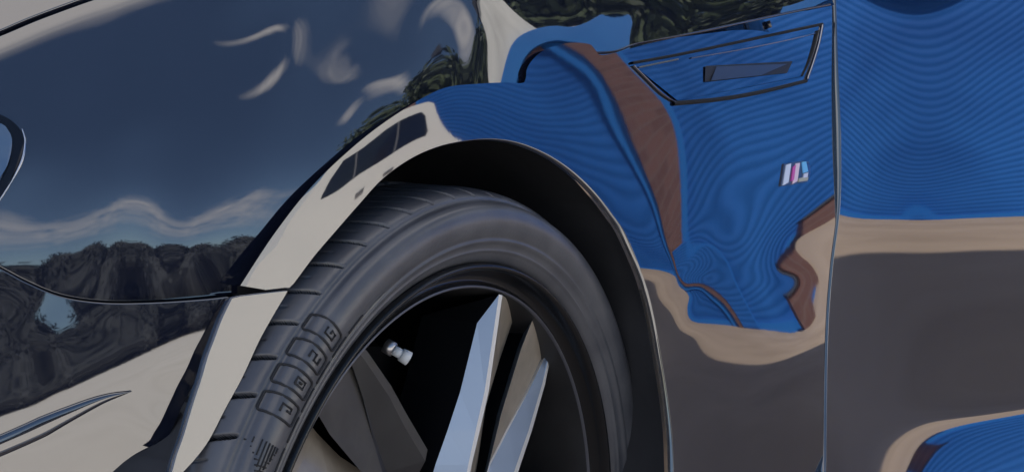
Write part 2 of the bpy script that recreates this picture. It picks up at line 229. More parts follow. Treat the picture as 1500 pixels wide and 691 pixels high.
SIDE=Sheet(330,-20,20.0,49,44,[-405756,-390950,-370303,-343741,-311142,-272352,-227190,-175456,-116941,-51436,21247,101265,188722,283640,385943,495445,611843,734754,863752,998430,1138417,1283347,1432807,1586381,
1743785,1904999,2070360,2240551,2416523,2599327,2789940,2989139,3197487,3415361,3642976,3880364,4127362,4383625,4648675,4921987,5203072,5491524,5787005,6089228,6397974,6713127,7034710,7362863,
7697744,-463230,-446936,-424873,-396984,-363164,-323272,-277136,-224563,-165343,-99267,-26134,54232,141954,237085,339569,449222,565723,688631,817452,951716,1091039,1235060,1383309,
1535251,1690478,1848892,2010805,2176944,2348370,2526270,2711717,2905521,3108248,3320313,3542021,3773515,4014722,4265357,4524974,4793064,5069159,5352897,5643966,5942066,6246944,6558444,6876568,
7201465,7533285,-518571,-500723,-477179,-447895,-412783,-371716,-324532,-271047,-211057,-144351,-70723,10017,98020,193370,296045,405882,522547,645546,774291,908226,1046959,1190194,
1337409,1487935,1641230,1797111,1955861,2118230,2285391,2458697,2639325,2828081,3025481,3231961,3447946,3673721,3909323,4154531,4408928,4672012,4943331,5222585,5509481,5803693,6104924,6412975,
6727825,7049657,7378635,-571839,-552353,-527250,-496496,-460015,-417693,-369382,-314906,-254070,-186667,-112492,-31345,56949,152512,255371,365401,482279,605462,734249,867945,1006129,
1148672,1294999,1444292,1595879,1749507,1905427,2064349,2227547,2396592,2572791,2756889,2949273,3150370,3360790,3581007,3811180,4051154,4300540,4558840,4825608,5100627,5383605,5674167,5971969,
6276779,6588564,6907584,7234023,-623125,-601903,-575150,-542837,-504900,-461235,-411706,-356147,-294372,-226186,-151391,-69788,18813,114574,217584,327782,444879,568311,697264,830836,
968493,1110379,1255863,1403999,1554036,1705708,1859238,2015157,2174772,2339940,2512157,2692039,2879732,3075625,3280621,3495433,3720351,3955281,4199858,4453599,4716083,4987166,5266494,5553631,
5848205,6149986,6458977,6775523,7099801,-672537,-649470,-620963,-586992,-547501,-502395,-451547,-394797,-331970,-262885,-187363,-105221,-16270,79686,182804,293104,410360,534021,663203,
796796,934011,1075162,1219645,1366513,1515051,1665077,1816811,1970396,2126970,2288722,2457438,2633568,2816910,3007778,3207505,3417083,3636943,3867044,4107041,4356490,4615036,4882480,5158392,
5442307,5733862,6032870,6339416,6653849,6976350,-720191,-695163,-664791,-629055,-587904,-541251,-488973,-430914,-366902,-296768,-220363,-137543,-48145,48047,151256,261600,378916,502666,
631949,765556,902485,1042707,1185826,1331124,1478095,1626807,1777417,1929600,2083970,2242893,2408564,2581350,2760671,2946797,3141457,3345999,3561045,3786601,4022338,4267849,4522775,4786799,
5059471,5340346,5629108,5925637,6230062,6542730,6863863,-766201,-739096,-706745,-669132,-626211,-577903,-524083,-464592,-399250,-327890,-250394,-166686,-76661,19885,123251,233663,351026,
474752,603921,737298,873680,1012615,1153940,1297309,1442632,1590285,1740252,1891877,2045194,2202172,2365258,2535029,2710690,2892469,3082299,3282043,3492573,3713914,3945725,4187621,4439192,
4700012,4969622,5247630,5533806,5828111,6130720,6442020,6762265,-810671,-781375,-746932,-707330,-662531,-612460,-556994,-495960,-429151,-356379,-277545,-192664,-101751,-4636,99047,209679,
327251,451010,579839,712566,847868,985039,1124208,1265413,1408947,1555363,1704766,1856298,2009541,2165735,2326890,2493947,2666354,2844194,3029513,3224807,3431192,3648672,3876881,4115467,
4363941,4621766,4888477,5163770,5447535,5739852,6040985,6351385,6671292,-853682,-822089,-785448,-743750,-696966,-645030,-587825,-525161,-456784,-382441,-302017,-215635,-123507,-25539,78688,
189713,307709,431711,560031,691632,825352,960490,1097326,1236153,1377570,1522343,1670870,1822387,1976012,2132225,2292302,2457236,2626882,2801324,2982552,3173793,3376380,3590314,3815250,
4050863,4296501,4551512,4815457,5088170,5369716,5660336,5960414,6270409,6590550,-895274,-861293,-822361,-778470,-729600,-675700,-616668,-552313,-482326,-406331,-324118,-235912,-142241,-43109,
61932,173419,291661,415752,543682,674146,806228,939417,1073856,1210118,1349150,1491927,1638980,1789915,1943704,2100088,2259619,2423099,2590785,2762841,2940793,3128412,3327441,3538086,
3760173,3993196,4236223,4488522,4749764,5020009,5299567,5588856,5888337,6198454,6519440,-935437,-898993,-857695,-811533,-760488,-704524,-643567,-577460,-505867,-428252,-344177,-253899,-158443,
-57893,48261,160535,279184,403265,530524,659773,790274,921633,1053741,1187436,1324001,1464571,1609639,1759086,1912206,2068294,2227293,2389714,2556089,2726743,2902811,3087644,3283600,
3491473,3711168,3941828,4182290,4431832,4690334,4958189,5236003,5524362,5823766,6134633,6457168,-974090,-935129,-891415,-842932,-789650,-731528,-668520,-600538,-527309,-448172,-362351,-269914,
-172503,-70216,37521,151150,270527,394456,520679,648341,777084,906604,1036526,1167838,1302033,1440330,1583056,1730279,1881709,2036650,2194674,2356068,2521370,2691079,2866348,3049574,
3243421,3449379,3667182,3895663,4133513,4380156,4635834,4901395,5177775,5465697,5765665,6078024,6402895,-1011069,-969550,-923394,-872576,-817047,-756723,-691526,-621433,-546348,-465625,-378279,
-283986,-184469,-80004,29895,145482,265798,389199,513940,639705,766433,893886,1021780,1151008,1283019,1418986,1559058,1703562,1852540,2005437,2161803,2321830,2486023,2654943,2829790,
3012192,3204874,3409854,3626475,3853119,4088341,4331952,4584781,4848276,5123708,5411874,5713195,6027851,6355851,-1046125,-1002009,-953387,-900246,-842524,-780068,-712657,-640193,-562778,-479904,
-390761,-295041,-193474,-86522,25857,143200,263869,386401,509683,633608,758245,883524,1009438,1136740,1266616,1399995,1537123,1678571,1824640,1974974,2129130,2287302,2450103,2618159,
2792554,2974524,3166746,3371531,3587627,3812679,4045219,4285733,4535848,4797687,5072857,5362145,5665704,5983456,6315328,-1078949,-1032174,-981029,-925537,-865678,-801275,-731896,-657102,-576979,
-491250,-399629,-302062,-198433,-89303,24740,142770,263204,384817,506847,629195,751966,875250,999248,1124599,1252213,1382859,1517015,1655352,1798374,1945856,2097319,2253047,2413832,
2580702,2754597,2936451,3128915,3334102,3549796,3773071,4002874,4240477,4488195,4748902,5024654,5316032,5622685,5944256,6280646,-1109211,-1059689,-1005898,-947892,-885750,-819425,-748392,-671704,
-588805,-499921,-405674,-305940,-200461,-89899,24858,142872,262818,383622,504655,625768,747046,868660,990909,1114349,1239712,1367708,1498979,1634264,1774148,1918410,2066768,2219624,
2377739,2542815,2716135,2898140,3091152,3296608,3511456,3732690,3959944,4195112,4441003,4701428,4978878,5273359,5583835,5909766,6251161,-1136633,-1084282,-1027698,-966881,-901933,-833009,-759621,
-680365,-595082,-504641,-409200,-308242,-201728,-90408,24700,142580,262098,382316,502655,622908,743114,863450,984228,1105938,1229198,1354682,1483088,1615158,1751452,1891989,2037026,
2187051,2342359,2504784,2677170,2859543,3052927,3257483,3470163,3688948,3914469,4148518,4393856,4655395,4935909,5234351,5549031,5879569,6226256,-1161025,-1105833,-1046445,-982689,-914474,-842120,
-765617,-683598,-597003,-506471,-411092,-309878,-203039,-91454,23768,141536,260798,380696,500663,620439,739999,859480,979156,1099436,1220841,1343960,1469436,1597940,1730064,1866296,
2007458,2154390,2307039,2466428,2637500,2820569,3013874,3215666,3424482,3640622,3865519,4100290,4347387,4612477,4897354,5199720,5518206,5853236,6205264,-1182298,-1124305,-1062317,-996008,-924872,
-848936,-769064,-684949,-597826,-507546,-412563,-311510,-204719,-93143,22065,139773,258957,378787,498691,618354,737682,856747,975754,1095022,1214958,1336036,1458777,1583738,1711527,
1842919,1979160,2121735,2270999,2427828,2597675,2782329,2975571,3172607,3376140,3589223,3813855,4051296,4304758,4577671,4866282,5170404,5491338,5830210,6187181,-1200500,-1139636,-1075176,-1006874,
-934063,-856133,-774303,-689192,-601341,-510369,-414936,-313755,-206966,-95423,19771,137500,256763,376744,496853,616730,736212,855300,974120,1092896,1211929,1331572,1452216,1574303,
1698379,1825242,1956178,2092922,2236718,2390569,2559901,2747701,2940868,3130105,3327052,3536431,3761773,4004848,4270353,4551936,4840602,5144472,5466688,5808403,6169608,-1216028,-1152046,-1084792,
-1014191,-939806,-861427,-780039,-695498,-607325,-515320,-418777,-316927,-209827,-98154,17122,134972,254447,374750,495285,615650,735629,855154,974279,1093148,1211974,1331020,1450589,
1571040,1692842,1816671,1943522,2074720,2212131,2360678,2527673,2722524,2917074,3095922,3284638,3488277,3711590,3957652,4232617,4516462,4807396,5112481,5437018,5782140,6147787,-1229779,-1162629,
-1092409,-1019247,-943141,-864584,-784561,-701472,-613520,-520792,-423213,-320560,-212986,-101061,14385,132435,252211,372955,494071,615136,735889,856208,976088,1095616,1214947,1334292,
1453916,1574155,1695451,1818414,1943883,2073020,2207732,2351846,2512466,2707384,2893440,3065142,3248020,3444932,3661308,3903330,4181102,4464656,4758179,5066841,5395820,5745667,6116513,-1242693,
-1172733,-1099876,-1024210,-946186,-866880,-787357,-705361,-617980,-525140,-427055,-323889,-215954,-103808,11809,130073,250182,371421,493208,615106,736824,858202,979192,1099837,1220258,
1340642,1461245,1582402,1704552,1828275,1954316,2083620,2217342,2356714,2504075,2680305,2851742,3029736,3210184,3400745,3608187,3841386,4108891,4391025,4691266,5005817,5340347,5695544,6072051,
-1255103,-1182737,-1107685,-1030030,-950500,-870280,-789993,-707672,-620539,-527873,-429747,-326447,-218397,-106172,9533,127963,248377,370103,492577,615359,738138,860725,983036,1105083,
1226957,1348824,1470916,1593540,1717068,1841918,1968486,2097000,2227359,2359267,2493861,2671135,2827763,2998615,3174719,3360593,3562492,3787920,4039888,4316543,4616264,4933131,5271405,5631166,
6013138,-1267088,-1192671,-1115835,-1036774,-956197,-875012,-793420,-709909,-622317,-529591,-431514,-328281,-220309,-108154,7527,126036,246684,368837,491952,615589,739425,863245,986937,
1110476,1233918,1357386,1481063,1605175,1729971,1855667,1982360,2109906,2237874,2365838,2494699,2651411,2811865,2975656,3146699,3327751,3523309,3738263,3977770,4246580,4536389,4850790,5190804,
5554470,5941537,-1278907,-1202840,-1124636,-1044535,-963094,-880879,-797835,-712837,-624295,-531142,-432964,-329801,-221976,-109982,5583,124080,244868,367353,491010,615406,740208,865178,
990170,1115122,1240037,1364977,1490039,1615342,1740984,1867009,1993348,2119804,2246111,2372215,2499021,2635588,2793507,2957558,3125890,3302233,3490801,3695948,3922930,4174886,4452326,4764094,
5105365,5471993,5862909,-1290917,-1213569,-1134312,-1053360,-971097,-887817,-803341,-716827,-627106,-533247,-434759,-331558,-223851,-112040,3357,121764,242597,365297,489367,614378,739990,
865942,992055,1118220,1244382,1370524,1496650,1622754,1748800,1874694,2000300,2125512,2250444,2375743,2503046,2636877,2785776,2944091,3109019,3281665,3464848,3661675,3876005,4112868,4381511,
4688798,5027811,5393906,5785503,-1303472,-1225131,-1145025,-1063315,-980232,-895891,-810067,-722112,-631159,-536439,-437474,-334105,-226441,-114787,424,118686,239474,362273,486607,612062,
738288,865007,992006,1119127,1246258,1373307,1500189,1626798,1752992,1878595,2003443,2127521,2251238,2375819,2503590,2637499,2780823,2933471,3095210,3265322,3444669,3635497,3842251,4071985,
4334540,4634301,4966722,5328053,5716444,-1316879,-1237751,-1156924,-1074501,-990605,-905240,-818171,-728893,-636747,-541118,-441576,-337934,-230232,-118691,-3664,114418,235084,357867,482319,
608037,734671,861925,989557,1117372,1245205,1372909,1500336,1627323,1753684,1879232,2003832,2127551,2250906,2375268,2503201,2636740,2777092,2926243,3085025,3252366,3428405,3615520,3818954,
4046278,4304968,4597824,4922683,5277097,5659499,-1331404,-1251625,-1170157,-1087056,-1002367,-916035,-827835,-737364,-644113,-547592,-447438,-343461,-235659,-124189,-9335,108538,229020,351684,
476114,601925,728766,856334,984367,1112639,1240953,1369129,1496994,1624377,1751116,1877089,2002281,2126901,2251539,2377317,2505769,2637910,2775778,2922049,3077987,3242626,3416455,3602309,
3805520,4032535,4288612,4575899,4893700,5240606,5615538,-1347273,-1266937,-1184883,-1101136,-1015691,-928464,-839247,-747714,-653466,-556117,-455361,-351028,-243093,-131669,-16980,100665,220907,
343364,467651,593402,720275,847964,976197,1104733,1233361,1361891,1490156,1618012,1745359,1872173,1998561,2124835,2251548,2379380,2508722,2640320,2776995,2920591,3073026,3235418,3409341,
3596676,3801587,4029124,4283276,4565964,4877330,5216729,5583541,-1364686,-1283856,-1201263,-1116906,-1030756,-942713,-852592,-760126,-665000,-566905,-465594,-360918,-252845,-141456,-26934,90462,
210419,332596,456639,582204,708964,836618,964894,1093549,1222374,1351188,1479847,1608250,1736358,1864221,1992002,2119978,2248496,2377869,2508455,2641537,2779133,2921533,3071714,3233304,
3408704,3598497,3805582,4033835,4286439,4565164,4870610,5202716,5561250,-1383823,-1302548,-1219456,-1134535,-1047736,-958962,-868047,-774773,-678887,-580144,-478343,-373362,-265167,-153822,-39476,
77650,197284,319121,442840,568123,694659,822161,950366,1079043,1207994,1337058,1466123,1595132,1724098,1853122,1982396,2112181,2242763,2374411,2507540,2643095,2782400,2925509,3075873,
3238024,3414884,3606643,3815328,4043913,4294976,4570080,4870043,5195211,5545639,-1404847,-1323168,-1239620,-1154181,-1066799,-977378,-885776,-791812,-695282,-595991,-493779,-388545,-280263,-168984,
-54833,62000,181279,302731,426067,550996,677230,804500,932564,1061205,1190249,1319563,1449066,1578743,1708652,1838937,1969829,2101630,2234696,2369395,2506046,2644853,2786437,2931627,
3083836,3247487,3425554,3618557,3827997,4056241,4305492,4577132,4872002,5190674,5533389,-1427910,-1345864,-1261900,-1175996,-1088096,-998114,-905927,-811383,-714320,-614582,-512041,-406619,-298294,
-187113,-73182,43335,162229,283262,406174,530701,656583,783575,911457,1040041,1169176,1298763,1428757,1559181,1690133,1821795,1954435,2088401,2224106,2361982,2502357,2645194,2790091,
2938173,3092904,3258488,3437737,3631355,3840715,4067873,4314868,4583079,4873196,5185837,5521339,-1453147,-1370770,-1286434,-1200117,-1111767,-1021306,-928628,-833609,-736118,-636029,-533244,-427700,
-319386,-208341,-94659,21516,140002,260590,383049,507144,632645,759334,887021,1015546,1144792,1274694,1405243,1536501,1668606,1801777,1936317,2072611,2211111,2352296,2496540,2643610,
2791954,2942895,3100054,3267509,3447972,3641936,3850782,4076455,4320901,4585535,4871048,5178025,5506801,-1480685,-1398009,-1313345,-1226669,-1137934,-1047071,-953992,-858595,-760772,-660425,-557477,
-451880,-343630,-232764,-119366,-3559,114497,234619,356605,480250,605353,731730,859219,987696,1117077,1247333,1378494,1510661,1644007,1778789,1915343,2054084,2195487,2340031,2487982,
2638604,2789756,2943211,3102594,3271720,3453207,3647491,3855765,4079828,4321559,4582515,4863578,5165201,5487668,-1510633,-1427694,-1342743,-1255759,-1166701,-1075510,-982112,-886423,-788358,-687839,
-584806,-479225,-371096,-260454,-147373,-31962,85641,205277,326774,449955,574650,700707,827998,956432,1085961,1216591,1348389,1481488,1616093,1752484,1891010,2032073,2176091,2323387,
2473923,2626780,2780461,2936583,3098426,3269384,3451771,3646299,3854001,4076506,4315633,4572978,4849564,5145927,5462347,-1543089,-1459919,-1374722,-1287479,-1198156,-1106704,-1013062,-917162,-818936,
-718324,-615280,-509780,-401826,-291455,-178730,-63745,53381,172511,293501,416203,540477,666203,793286,921667,1051332,1182320,1314725,1448707,1584486,1722342,1862600,2005599,2151630,
2300813,2452906,2607158,2762930,2921618,3085988,3258932,3442408,3637171,3844216,4065112,4301666,4555471,4827635,5118864,5429497,-1578138,-1494766,-1409359,-1321903,-1232369,-1140717,-1046898,-950860,
-852548,-751916,-648930,-543572,-435850,-325795,-213465,-98939,17681,136282,256743,378944,502777,628148,754996,883291,1013049,1144332,1277257,1411994,1548760,1687813,1829423,1973838,
2121213,2271524,2424495,2579688,2737065,2897918,3064567,3239445,3424147,3619113,3825319,4044406,4278261,4528547,4796439,5082783,5387978,-1615845,-1532300,-1446718,-1359090,-1269392,-1177596,-1083663,
-987552,-889221,-788636,-685771,-580616,-473178,-363488,-251593,-137563,-21480,96562,216466,338138,461496,586476,713043,841194,970966,1102441,1235745,1371044,1508540,1648449,1790976,
1936277,2084407,2235284,2388708,2544533,2703089,2865621,3034111,3210625,3396428,3591404,3796517,4013527,4244460,4491188,4755028,5036824,5336987,-1656262,-1572568,-1486841,-1399077,-1309261,-1217371,
-1123380,-1027256,-928970,-828494,-725811,-620914,-513814,-404535,-293120,-179623,-64114,53335,172647,293752,416593,541131,667353,795278,924960,1056490,1189992,1325623,1463553,1603954,
1746966,1892674,2041081,2192110,2345679,2501880,2661263,2825038,2994916,3172588,3358949,3553606,3757437,3972242,4200180,4443338,4703234,4980698,5276140,-1699417,-1615595,-1529751,-1441886,-1351992,
-1260057,-1166061,-1069983,-971799,-871492,-769049,-664467,-557756,-448936,-338044,-225122,-110224,6593,125273,245769,368043,492079,617883,745488,874958,1006386,1139889,1275601,1413660,
1554189,1697278,1842964,1991236,2142065,2295499,2451814,2611698,2776315,2947120,3125398,3311670,3505646,3708058,3920651,4145664,4385310,4641254,4914443,5205327])
BUMPER=Sheet(-110,310,24,24,24,[-1913353,-1869862,-1825351,-1779783,-1733128,-1685409,-1636779,-1587608,-1538497,-1490153,-1443132,-1397677,-1353760,-1311269,-1270139,-1230258,-1191207,-1152119,-1111822,-1069137,-1023120,-973159,-918929,-860305,
-1919611,-1876233,-1831882,-1786529,-1740126,-1692645,-1644171,-1595040,-1545940,-1497754,-1451126,-1406191,-1362698,-1320378,-1279232,-1239395,-1200593,-1161852,-1121761,-1078966,-1032485,-981780,-926641,-867032,
-1924639,-1881315,-1837070,-1791891,-1745733,-1698519,-1650229,-1601112,-1551938,-1503899,-1457789,-1413568,-1370614,-1328375,-1286956,-1246968,-1208414,-1170110,-1130267,-1087301,-1040228,-988656,-932530,-871905,
-1928503,-1885151,-1840925,-1795842,-1749891,-1702976,-1654943,-1605835,-1556455,-1508534,-1463119,-1419899,-1377674,-1335399,-1293290,-1252869,-1214622,-1176925,-1137375,-1094130,-1046290,-993714,-936546,-874924,
-1931315,-1887834,-1843498,-1798366,-1752501,-1705869,-1658220,-1609230,-1559507,-1511707,-1467196,-1425283,-1384033,-1341611,-1298201,-1256986,-1219216,-1182342,-1143056,-1099334,-1050508,-996829,-938652,-876165,
-1933246,-1889535,-1844933,-1799521,-1753468,-1706940,-1659799,-1611288,-1561275,-1513782,-1470283,-1429722,-1389586,-1347019,-1301636,-1259326,-1222323,-1186366,-1147100,-1102607,-1052619,-997891,-938907,-875831,
-1934522,-1890531,-1845551,-1799616,-1752934,-1705980,-1659195,-1611821,-1562328,-1515800,-1472972,-1432989,-1393551,-1351035,-1303581,-1260330,-1224210,-1188733,-1148951,-1103437,-1052377,-996943,-937557,-874297,
-1935393,-1891166,-1845870,-1799400,-1751801,-1703661,-1656389,-1610565,-1563992,-1519495,-1476001,-1434676,-1394404,-1351725,-1304165,-1261130,-1224802,-1188456,-1147764,-1101398,-1049895,-994364,-935070,-872062,
-1936053,-1891690,-1846338,-1799794,-1751817,-1702612,-1654160,-1609582,-1566836,-1524472,-1478926,-1434925,-1392355,-1348484,-1302542,-1260353,-1222611,-1184797,-1143732,-1097363,-1046060,-990809,-931958,-869567,
-1936619,-1892083,-1846823,-1800745,-1753586,-1705008,-1655590,-1610014,-1568215,-1526807,-1480405,-1435396,-1391671,-1347497,-1301680,-1257669,-1218339,-1179889,-1138187,-1091723,-1040892,-986346,-928363,-866987,
-1937269,-1892244,-1846685,-1800582,-1753762,-1705782,-1656410,-1609411,-1566371,-1524820,-1480351,-1435305,-1390832,-1345638,-1298552,-1252828,-1212300,-1172306,-1129551,-1083670,-1034072,-980881,-924274,-864328,
-1938469,-1892610,-1846255,-1799383,-1751928,-1703846,-1655200,-1608554,-1565289,-1524121,-1480773,-1434051,-1387960,-1341500,-1293251,-1245783,-1203632,-1162897,-1119902,-1074706,-1026456,-974834,-919852,-861585,
-1940802,-1894017,-1846834,-1799256,-1751321,-1703443,-1655848,-1609570,-1565509,-1522760,-1478301,-1430069,-1382369,-1334788,-1285664,-1235670,-1190115,-1150056,-1109120,-1065552,-1018777,-968662,-915274,-858721,
-1944422,-1896728,-1848906,-1801004,-1752907,-1704497,-1656117,-1608620,-1563198,-1518671,-1472925,-1424099,-1374976,-1326596,-1278625,-1230672,-1184945,-1143136,-1101485,-1057945,-1011733,-962601,-910524,-855551,
-1948751,-1899859,-1851012,-1802123,-1752870,-1703166,-1653603,-1604969,-1558669,-1512999,-1466833,-1416994,-1365433,-1315994,-1270539,-1227100,-1183099,-1139455,-1095789,-1051159,-1004787,-956208,-905196,-851670,
-1952910,-1902283,-1851657,-1801118,-1750908,-1700416,-1649583,-1599390,-1550860,-1502928,-1456205,-1405085,-1350729,-1299667,-1256078,-1216583,-1175074,-1131625,-1087484,-1042576,-996400,-948503,-898589,-846506,
-1956181,-1903681,-1851315,-1799174,-1747123,-1694366,-1640940,-1588871,-1539626,-1490294,-1440516,-1387013,-1330881,-1278403,-1234757,-1195698,-1156655,-1116136,-1074003,-1030423,-985352,-938615,-890038,-839509,
-1957338,-1902624,-1848037,-1793452,-1738363,-1682365,-1626426,-1573264,-1524636,-1474850,-1422535,-1367263,-1311114,-1259287,-1215694,-1175776,-1136704,-1097441,-1056999,-1015046,-971476,-926209,-879168,-830305,
-1955118,-1897719,-1840325,-1782710,-1724520,-1665918,-1608375,-1554437,-1505145,-1454965,-1401916,-1346694,-1291832,-1241188,-1196902,-1156036,-1116545,-1077520,-1037973,-997279,-955123,-911352,-865894,-818724,
-1948780,-1888444,-1828086,-1767558,-1706833,-1646493,-1588035,-1533264,-1482268,-1431332,-1378548,-1324511,-1271389,-1221832,-1177020,-1135417,-1095551,-1056516,-1017440,-977634,-936653,-894246,-850292,-804754,
-1938113,-1874872,-1811736,-1748701,-1686015,-1624436,-1565218,-1509457,-1456842,-1405111,-1352798,-1300178,-1248745,-1200215,-1155320,-1113328,-1073228,-1034187,-995432,-956294,-916280,-875068,-832483,-788461,
-1923233,-1857292,-1791687,-1726548,-1662287,-1599676,-1539686,-1482950,-1429103,-1376764,-1324893,-1273525,-1223549,-1176018,-1131409,-1089377,-1049238,-1010285,-971835,-933268,-894084,-853927,-812577,-769939,
-1904363,-1835981,-1768203,-1701263,-1635655,-1572101,-1511340,-1453760,-1399052,-1346334,-1294865,-1244532,-1195786,-1149226,-1105142,-1063347,-1023367,-984623,-946521,-908498,-870074,-830875,-790651,-749278,
-1881693,-1811101,-1741389,-1672870,-1606075,-1541652,-1480180,-1421917,-1366632,-1313730,-1262655,-1213204,-1165534,-1119925,-1076513,-1035159,-995510,-957095,-919403,-881931,-844227,-805922,-766746,-726544])
DOOR=Sheet(1195,-90,26,18,38,[6742409,7125889,7490465,7837660,8170334,8492359,8807945,9120698,9433076,9746484,10061658,10379136,10699638,11024210,11354042,11690191,12033425,12384172,6498370,6885739,7253197,7602000,7934916,8256031,
8570075,8881100,9191753,9503518,9817171,10133289,10452707,10776702,11106633,11443555,11788105,12140552,6266078,6657858,7028618,7379343,7712646,8032765,8345043,8654078,8962716,9272580,9584547,9899245,
10217608,10541221,10871603,11209707,11555952,11910430,6045402,6442132,6816647,7169645,7503595,7822768,8133064,8439744,8745916,9053478,9363520,9676745,9994135,10317702,10649052,10988861,11337238,11694086,
5836452,6238505,6617083,6972514,7307397,7626036,7934305,8238135,8541204,8845900,9153684,9465430,9782135,10106322,10439388,10781500,11132403,11491846,5639710,6047177,6429791,6787331,7123064,7441416,
7748002,8048832,8348345,8649675,8954883,9265236,9582026,9907907,10243466,10588290,10941860,11303856,5456014,5868528,6254888,6614535,6951304,7269339,7574146,7871815,8167503,8465295,8768109,9077818,
9395920,9724115,10062300,10409703,10765651,11129803,5287021,5703751,6093614,6456154,6793917,7111159,7413561,7707582,7999170,8293473,8594414,8904406,9224544,9555232,9895806,10245305,10603033,10968684,
5135699,5555687,5948371,6313136,6651066,6966777,7266296,7556309,7843581,8134409,8433793,8744567,9066970,9400086,9742664,10093645,10452430,10818822,5004687,5426517,5820509,6185746,6522508,6835886,
7132184,7417972,7700755,7987982,8285739,8597320,8921754,9256872,9600877,9952650,10311770,10678195,4895258,5317064,5710405,6074098,6408204,6718476,7011217,7292531,7570712,7854211,8149960,8461771,
8787350,9123644,9468347,9820227,10179067,10544990,4807129,5226818,5617504,5977876,6308089,6614485,6903033,7179553,7453344,7733425,8026873,8337410,8662413,8998859,9343551,9694984,10053144,10418290,
4738818,5154297,5540373,5896028,6221531,6522914,6806047,7077884,7348187,7625703,7916790,8224431,8547133,8882559,9226486,9577070,9934380,10298715,4688249,5097970,5477809,5827298,6146556,6441401,
6718910,6987235,7255609,7531795,7821006,8125577,8445002,8777568,9119552,9468869,9825239,10188814,4652688,5056378,5429511,5771666,6083627,6371782,6644441,6910433,7178195,7454160,7742222,8044122,
8359938,8688590,9027569,9374985,9730123,10092836,4627790,5026031,5393097,5728482,6034310,6317561,6587106,6851925,7119811,7396056,7683341,7982867,8295122,8619785,8955432,9300534,9654122,10015753,
4608896,5002860,5365676,5697125,6000469,6282488,6551430,6815975,7083825,7359926,7646233,7943570,8252747,8574068,8906781,9249631,9601562,9961950,4593307,4984797,5345578,5677094,5983281,6268598,
6539347,6803850,7070643,7345565,7630525,7926089,8233172,8552329,8883066,9224221,9574757,9934017,4581108,4974018,5336995,5672166,5982818,6271692,6544061,6808427,7074462,7349187,7633870,7928472,
8234305,8552382,8882379,9222988,9572987,9931656,4570751,4969552,5339202,5680417,5994772,6285513,6558753,6823381,7089539,7365319,7650851,7945454,8251148,8569422,8900068,9241383,9591641,9950003,
4556617,4963602,5342130,5691038,6009966,6303024,6577497,6842798,7109471,7386556,7673680,7969400,8276060,8595679,8928089,9270651,9621152,9978770,4532365,4947176,5334348,5692096,6018653,6317130,
6594983,6862386,7130555,7408629,7697816,7995936,8304503,8626181,8960958,9304507,9654381,10010174,4495189,4916578,5311679,5678872,6015720,6323123,6607693,6879963,7151655,7432252,7724891,8026123,
8336725,8660179,8996869,9340010,9687561,10040012,4445758,4872418,5274968,5651684,5999791,6318694,6613452,6894316,7173066,7459310,7757077,8061905,8374517,8698696,9034897,9374970,9718054,10065586,
4386031,4815774,5224122,5609407,5968999,6301417,6609718,6903323,7193368,7488590,7792374,8101694,8416879,8740399,9072003,9406169,9742782,10083791,4318661,4748374,5159645,5551316,5921562,6268358,
6592879,6902844,7207654,7514404,7825732,8140168,8457494,8778721,9103440,9429170,9756514,10088169,4246738,4672929,5083854,5478900,5857157,6217142,6559100,6887680,7208968,7528159,7847275,8165771,
8483314,8800241,9116470,9431395,9745696,10062750,4172990,4591715,4998340,5392906,5775885,6146687,6504753,6850866,7186173,7514697,7837925,8156114,8469436,8778254,9082797,9383095,9679766,9974531,
4099769,4506716,4904339,5293636,5676588,6053411,6422313,6778499,7118114,7446548,7764428,8073177,8374030,8667983,8956003,9238799,9517272,9791329,4029489,4420594,4804368,5182274,5556780,5928268,
6293008,6641170,6971489,7291163,7599778,7898460,8187787,8468509,8741702,9008288,9268901,9523474,3964417,4336361,4702129,5063009,5421450,5778034,6129025,6463926,6781465,7086641,7380480,7664233,
7938105,8202556,8458587,8707095,8948400,9182639,3906307,4256810,4602004,4943138,5282707,5621327,5955535,6274071,6572688,6856397,7128466,7390861,7643646,7887066,8121951,8349007,8568353,8780177,
3856176,4183844,4507066,4827541,5147347,5466031,5778784,6074781,6349411,6607348,6852920,7088739,7315420,7533303,7742995,7944958,8139284,8326107,3814021,4118151,4418451,4716391,5013134,5307079,
5592741,5861496,6109438,6339608,6556223,6762360,6959460,7148267,7329354,7503066,7669496,7828720,3777858,4057413,4333161,4605982,4876070,5141130,5395994,5634227,5852725,6053174,6239081,6413629,
6578888,6736092,6885985,7028938,7165064,7294395,3744652,3998173,4247409,4492608,4733172,4966538,5188259,5393562,5580040,5748617,5902090,6043508,6175289,6299078,6415875,6526171,6630110,6727697,
3711648,3937594,4158460,4373922,4582800,4782519,4969385,5139819,5292011,5426574,5545813,5652584,5749461,5838389,5920623,5996812,6067145,6131587,3677184,3874207,4065088,4248999,4424389,4588812,
4739257,4873051,4988917,5087428,5170613,5241166,5301732,5354463,5400852,5441721,5477332,5507596])
